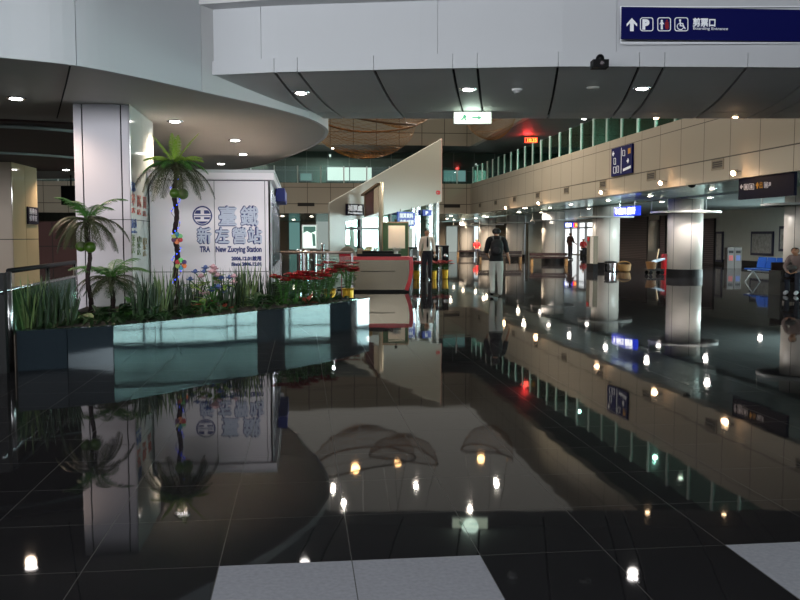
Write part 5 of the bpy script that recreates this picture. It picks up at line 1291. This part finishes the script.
# ================================================================== PEOPLE
def skin_body(name, joints, edges, radii):
    me = bpy.data.meshes.new(name); names = list(joints); me.from_pydata([joints[k] for k in names], [(names.index(a), names.index(b)) for a, b in edges], [])
    o = bpy.data.objects.new(name, me); COL.objects.link(o)
    md = o.modifiers.new('skin', 'SKIN'); md.use_smooth_shade = True; md.branch_smoothing = .4
    sv = me.skin_vertices[0].data
    for i, k in enumerate(names): r = radii[k]; sv[i].radius = (r, r); sv[i].use_root = (k == 'pelvis')
    ss = o.modifiers.new('sub', 'SUBSURF'); ss.levels = 2; ss.render_levels = 2
    bpy.context.view_layer.update()
    m2 = bpy.data.meshes.new_from_object(o.evaluated_get(bpy.context.evaluated_depsgraph_get()))
    bpy.data.objects.remove(o); bpy.data.meshes.remove(me); return m2
def seg_d(p, a, b):
    ab = b-a; t = max(0, min(1, (p-a).dot(ab)/max(ab.length_squared, 1e-9))); return (p-(a+ab*t)).length
def person(name, label, loc, rz, pose, top_m, bot_m, sleeve='short', shoes=None, face=True, scale=1.0, hair_m=None):
    J = dict(pelvis=(0,0,.94), waist=(0,0,1.08), chest=(0,.0,1.27), upper=(0,-.01,1.40), neck=(0,0,1.485), jaw=(0,.02,1.55), head=(0,.012,1.63), crown=(0,.0,1.70))
    R = dict(pelvis=.135, waist=.122, chest=.14, upper=.098, neck=.052, jaw=.071, head=.098, crown=.07)
    E = [('pelvis','waist'),('waist','chest'),('chest','upper'),('upper','neck'),('neck','jaw'),('jaw','head'),('head','crown')]
    for s, sg in (('l', -1), ('r', 1)):
        J.update({s+'sh': (sg*.182,-.01,1.42), s+'el': (sg*.235,-.03,1.13), s+'wr': (sg*.25,.04,.89), s+'pa': (sg*.25,.055,.83),
                  s+'hip': (sg*.085,0,.88), s+'kn': (sg*.1,.015,.49), s+'an': (sg*.105,-.02,.09), s+'toe': (sg*.12,.13,.04)})
        R.update({s+'sh': .066, s+'el': .043, s+'wr': .029, s+'pa': .033, s+'hip': .098, s+'kn': .062, s+'an': .042, s+'toe': .036})
    J.update(pose)
    for s, sg in (('l', -1), ('r', 1)):
        E += [('upper', s+'sh'), (s+'sh', s+'el'), (s+'el', s+'wr'), (s+'wr', s+'pa'), ('pelvis', s+'hip'), (s+'hip', s+'kn'), (s+'kn', s+'an'), (s+'an', s+'toe')]
        wv, pv = Vector(J[s+'wr']), Vector(J[s+'pa']); d = (pv-wv).normalized(); ev = Vector(J[s+'el'])
        ac = Vector((0, 1, 0)); ac = (ac-d*ac.dot(d)).normalized(); inn = d.cross(ac)
        for k, (off, ln) in enumerate(((-.027, .066), (-.009, .078), (.010, .074), (.028, .056))):
            b = pv+ac*off+d*.022; m_ = b+d*ln*.5-inn*0+Vector((-sg*.004, 0, 0)); t_ = b+d*ln*.92+Vector((-sg*.022, .004, 0))
            J[f'{s}f{k}a'] = tuple(b); J[f'{s}f{k}b'] = tuple(m_); J[f'{s}f{k}c'] = tuple(t_)
            R[f'{s}f{k}a'] = .0095; R[f'{s}f{k}b'] = .0085; R[f'{s}f{k}c'] = .0075
            E += [(s+'pa', f'{s}f{k}a'), (f'{s}f{k}a', f'{s}f{k}b'), (f'{s}f{k}b', f'{s}f{k}c')]
        th = pv-d*.02+ac*.04; t2 = th+ac*.022+d*.035
        J[s+'tha'] = tuple(th); J[s+'thb'] = tuple(t2); R[s+'tha'] = .011; R[s+'thb'] = .009
        E += [(s+'pa', s+'tha'), (s+'tha', s+'thb')]
    H = Vector(J['head']); fwd = Vector((0, 1, 0)); hd = (Vector(J['crown'])-Vector(J['jaw'])).normalized()
    fwd = (Vector(pose.get('look', (0, 1, 0)))); J.pop('look', None); fwd = (fwd-hd*fwd.dot(hd)).normalized(); sd = hd.cross(fwd)
    J['nose'] = tuple(H+fwd*.11-hd*.02); R['nose'] = .014; E.append(('head', 'nose'))
    for s, sg in (('l', 1), ('r', -1)): J[s+'ear'] = tuple(H+sd*.097*sg-hd*.02-fwd*.01); R[s+'ear'] = .014; E.append(('head', s+'ear'))
    me = skin_body(name+'_body', J, E, R)
    t = thing(name, label, 'person', loc, rz); t.scale = (scale,)*3
    me.materials.clear(); me.materials.append(M_skin)
    for p in me.polygons: p.use_smooth = True
    b = bpy.data.objects.new('body', me); COL.objects.link(b); b.parent = t
    zone = {}
    for (a, c) in E:
        k = c if c not in ('waist',) else 'waist'
        z = 'torso'
        if c in ('neck',): z = 'neck'
        elif c in ('jaw', 'head', 'crown', 'nose') or c.endswith('ear'): z = 'head'
        elif c[1:] == 'el': z = 'uarm'
        elif c[1:] == 'wr': z = 'farm'
        elif c[1:] in ('pa', 'tha', 'thb') or (len(c) > 2 and c[1] == 'f'): z = 'hand'
        elif c[1:] == 'hip': z = 'hip'
        elif c[1:] == 'kn': z = 'thigh'
        elif c[1:] == 'an': z = 'shin'
        elif c[1:] == 'toe': z = 'foot'
        elif c == 'waist': z = 'belly'
        zone[(a, c)] = z
    JV = {k: Vector(v) for k, v in J.items()}
    segs = [(JV[a], JV[c], zone[(a, c)], (R[a]+R[c])/2) for a, c in E]
    fz = []
    for p in me.polygons:
        c = Vector(p.center); best = min(segs, key=lambda q: seg_d(c, q[0], q[1])-q[3]); fz.append(best[2])
    belt = JV['pelvis'].z+.04
    def garment(nm, test, d, m, lbl=None, cut=None):
        idx = {}; V = []; F = []
        for p, z in zip(me.polygons, fz):
            if test(Vector(p.center), z):
                f = []
                for vi in p.vertices:
                    if vi not in idx: idx[vi] = len(V); v = me.vertices[vi]; V.append(v.co+v.normal*d)
                    f.append(idx[vi])
                F.append(f)
        if not F: return None
        g = bpy.data.meshes.new(nm); g.from_pydata(V, [], F); g.materials.append(m)
        if cut:   # a clean hem: keep one side of a level plane
            bm = bmesh.new(); bm.from_mesh(g)
            bmesh.ops.bisect_plane(bm, geom=bm.verts[:]+bm.edges[:]+bm.faces[:], plane_co=(0, 0, cut[0]), plane_no=(0, 0, cut[1]), clear_inner=True)
            bm.to_mesh(g); bm.free()
        for p in g.polygons: p.use_smooth = True
        o = bpy.data.objects.new(nm, g); COL.objects.link(o); o.parent = t
        sm = o.modifiers.new('thick', 'SOLIDIFY'); sm.thickness = .006; sm.offset = -1
        if lbl: o['label'] = lbl
        return o
    up_ = {'torso', 'uarm', 'belly'} | ({'farm'} if sleeve == 'long' else set())
    sit = pose.get('sit')
    tuck = sleeve == 'long' and not sit
    hem = belt+.0 if tuck else belt-.10
    garment('shirt', lambda c, z: z in up_ or (z == 'hip' and c.z > hem-.08), .013 if tuck else .024, top_m, None, (hem, 1))
    garment('trousers', lambda c, z: z in ('hip', 'thigh', 'shin') or (z in ('belly', 'torso') and c.z < belt+.12), .017, bot_m, None, (belt+.012, -1))
    garment('shoe', lambda c, z: z == 'foot', .012, shoes or M_black)
    garment('hair', lambda c, z: z == 'head' and ((c-H).dot(hd) > .028 or ((c-H).dot(fwd) < -.012 and (c-H).dot(hd) > -.065)) and not ((c-H).dot(fwd) > .06 and (c-H).dot(hd) < .042), .014, hair_m or M_hair)
    if face:
        for sg in (1, -1):
            e = H+fwd*.09+sd*.034*sg+hd*.004
            obj('eye', MB().ell(e, (.012, .007, .007), 8, 6), M_dark, t, world=False, smooth=True)
            obj('eyebrow', MB().tube([e+hd*.018-sd*.014, e+hd*.022, e+hd*.018+sd*.014], .003, 5), M_hair, t, world=False)
        m_ = H+fwd*.092-hd*.055
        obj('mouth', MB().tube([m_-sd*.02, m_+fwd*.004, m_+sd*.02], .004, 6), mat('lips', S(130, 70, 66), .5), t, world=False)
    return t, J
M_shirtw = mat('shirt_white', S(212, 196, 184), .7); M_shirtb = mat('shirt_black', S(16, 14, 16), .8); M_trw = mat('trousers_white', S(180, 180, 172), .75); M_trn = mat('trousers_navy', S(24, 22, 34), .7)
M_grayshirt = mat('shirt_grey', S(120, 104, 100), .8); M_jeans = mat('jeans_dark', S(36, 40, 52), .8); M_brownshirt = mat('shirt_brown', S(64, 36, 32), .8)
# man facing us
p = az(427, 280, 0)
mn, J = person('person', 'standing person in white long-sleeved shirt and dark tie by the ticket gates', tuple(p), pi-.05, {'lwr': (-.26,.05,.90), 'rwr': (.26,.07,.90), 'lpa': (-.255,.07,.84), 'rpa': (.255,.09,.84), 'lhip': (-.09,0,.88), 'rhip': (.09,0,.88)}, M_shirtw, M_trn, 'long')
obj('tie', MB().flat([(-.02, 1.46), (.02, 1.46), (.032, 1.16), (0, 1.10), (-.032, 1.16)], (0, .152, 0), X3, Z3, -Y3, .012), M_black, mn, world=False)
obj('belt', MB().lathe([(.150, .965), (.158, .965), (.158, 1.0), (.150, 1.0), (.150, .965)], (0,0,0), 24), M_black, mn, world=False)
# walking youth, seen from behind, with a bag
p = az(496, 296.5, 0)
wk, J = person('person.001', 'walking person seen from behind in black shirt and white trousers', tuple(p), -.12,
    {'lkn': (-.09,.07,.50), 'lan': (-.10,-.10,.15), 'ltoe': (-.11,.02,.045), 'rkn': (.1,.06,.49), 'ran': (.11,.10,.09), 'rtoe': (.125,.25,.045),
     'lel': (-.24,.04,1.14), 'lwr': (-.19,.22,1.02), 'lpa': (-.17,.26,.99), 'rel': (.25,-.05,1.14), 'rwr': (.32,.02,.92), 'rpa': (.335,.04,.86), 'head': (0,.02,1.625), 'crown': (0,.015,1.70)}, M_shirtb, M_trw, 'short')
bgp = p
bp = thing('backpack', 'black backpack with grey strap on the back of the walking person', 'backpack', (p.x-.03, p.y-.18, 1.02), -.12)
bb = MB(); 
for k in range(7):
    z = k/6; pass
bb.lathe([(.0, .0), (.12, .01), (.155, .06), (.16, .22), (.15, .32), (.10, .38), (.0, .40)], (0,0,0), 24)
bb.v = [(x*.98, y*.62-.03, z) for x, y, z in bb.v]
obj('body', bb, mat('backpack_black', S(22, 20, 22), .7), bp, world=False, smooth=True)
obj('pocket', MB().ell((-.01, -.125, .13), (.10, .03, .09)), mat('backpack_pocket', S(32, 28, 30), .7), bp, world=False, smooth=True)
for sg in (-1, 1): obj('strap', MB().tube([(sg*.08, .0, .38), (sg*.10, .06, .47), (sg*.105, .19, .44), (sg*.11, .30, .34), (sg*.12, .30, .18), (sg*.13, .1, .03)], .017, 8), mat('strap_grey', S(96, 92, 92), .7), bp, world=False, smooth=True)
# distant standing person
p = ad(570, 257.5, 55); p.z = 0
person('person.002', 'distant standing person in brown shirt before the bright exit', tuple(p), -1.2, {'rel': (.22,.08,1.14), 'rwr': (.2,.26,1.02), 'rpa': (.19,.31,1.0)}, M_brownshirt, M_jeans, 'short', face=False)
# seated person at the right edge, bending over a bag
sp_ = bq+Vector((.34, .18, 0))
sit, J = person('person.003', 'seated person in grey shirt bending forward on the bench at right', (sp_.x, sp_.y, 0), pi-.9+.0,
    {'pelvis': (0,0,.55), 'waist': (0,.05,.68), 'chest': (0,.14,.84), 'upper': (0,.21,.95), 'neck': (0,.26,1.02), 'jaw': (0,.32,1.06), 'head': (0,.33,1.14), 'crown': (0,.325,1.21), 'look': (0,.9,-.45),
     'lsh': (-.18,.19,.955), 'rsh': (.18,.19,.955), 'lel': (-.24,.33,.72), 'rel': (.24,.33,.72), 'lwr': (-.12,.48,.60), 'rwr': (.12,.48,.60), 'lpa': (-.08,.52,.58), 'rpa': (.08,.52,.58),
     'lhip': (-.10,.06,.53), 'rhip': (.10,.06,.53), 'lkn': (-.13,.46,.52), 'rkn': (.13,.46,.52), 'lan': (-.12,.42,.09), 'ran': (.12,.44,.09), 'ltoe': (-.13,.58,.045), 'rtoe': (.13,.60,.045)}, M_grayshirt, M_jeans, 'long', shoes=mat('shoe_white', S(210, 210, 214), .5))
fw_ = Vector((-sin(pi-.9), cos(pi-.9), 0))
hb = sp_+fw_*.50
single('shoulder_bag', MB().ell(hb+Z3*.70, (.13, .10, .07)), mat('bag_pale', S(70, 66, 64), .7), 'dark grey bag on the knees of the seated person', 'bag', smooth=True)
yb = bq+Vector((.75, -.02, 0))
single('yellow_bag', MB().prism([(yb.x+x, yb.y+y) for x, y in rrect(-.16, -.09, .16, .09, .05)], 0, .36), mat('bag_yellow', S(190, 120, 40), .6), 'yellow orange bag on the floor by the bench at right', 'bag')
# distant seated people by the far columns (small red figures)
for i, (x, y, d, c, lb) in enumerate(((476.5, 257, 62, (150, 24, 30), 'distant seated person in red at the left end of the long bench'), (583, 254, 67, (190, 60, 60), 'distant seated person in red inside the bright exit'))):
    p = ad(x, y, d); p.z = 0
    person('person.%03d' % (4+i), lb, tuple(p), pi, {'pelvis': (0,0,.55), 'waist': (0,0,.70), 'chest': (0,.02,.88), 'upper': (0,.03,1.0), 'neck': (0,.05,1.08), 'jaw': (0,.07,1.14), 'head': (0,.07,1.22), 'crown': (0,.06,1.29),
      'lsh': (-.18,.02,1.0), 'rsh': (.18,.02,1.0), 'lel': (-.23,.06,.74), 'rel': (.23,.06,.74), 'lwr': (-.14,.28,.64), 'rwr': (.14,.28,.64), 'lpa': (-.12,.33,.62), 'rpa': (.12,.33,.62),
      'lhip': (-.10,.06,.53), 'rhip': (.10,.06,.53), 'lkn': (-.12,.46,.52), 'rkn': (.12,.46,.52), 'lan': (-.12,.44,.09), 'ran': (.12,.44,.09), 'ltoe': (-.13,.58,.045), 'rtoe': (.13,.58,.045)}, mat('shirt_far_%d' % i, S(*c), .8), M_jeans, 'short', face=False)
    if i == 1:
        t = thing('stool', 'dark block stool under the distant seated person in the exit', 'stool', tuple(p))
        obj('seat', MB().box(p+Vector((-.25,-.2,.38)), p+Vector((.25,.22,.42))), M_black, t); obj('base', MB().box(p+Vector((-.2,-.15,0)), p+Vector((.2,.15,.38))), M_dark, t)
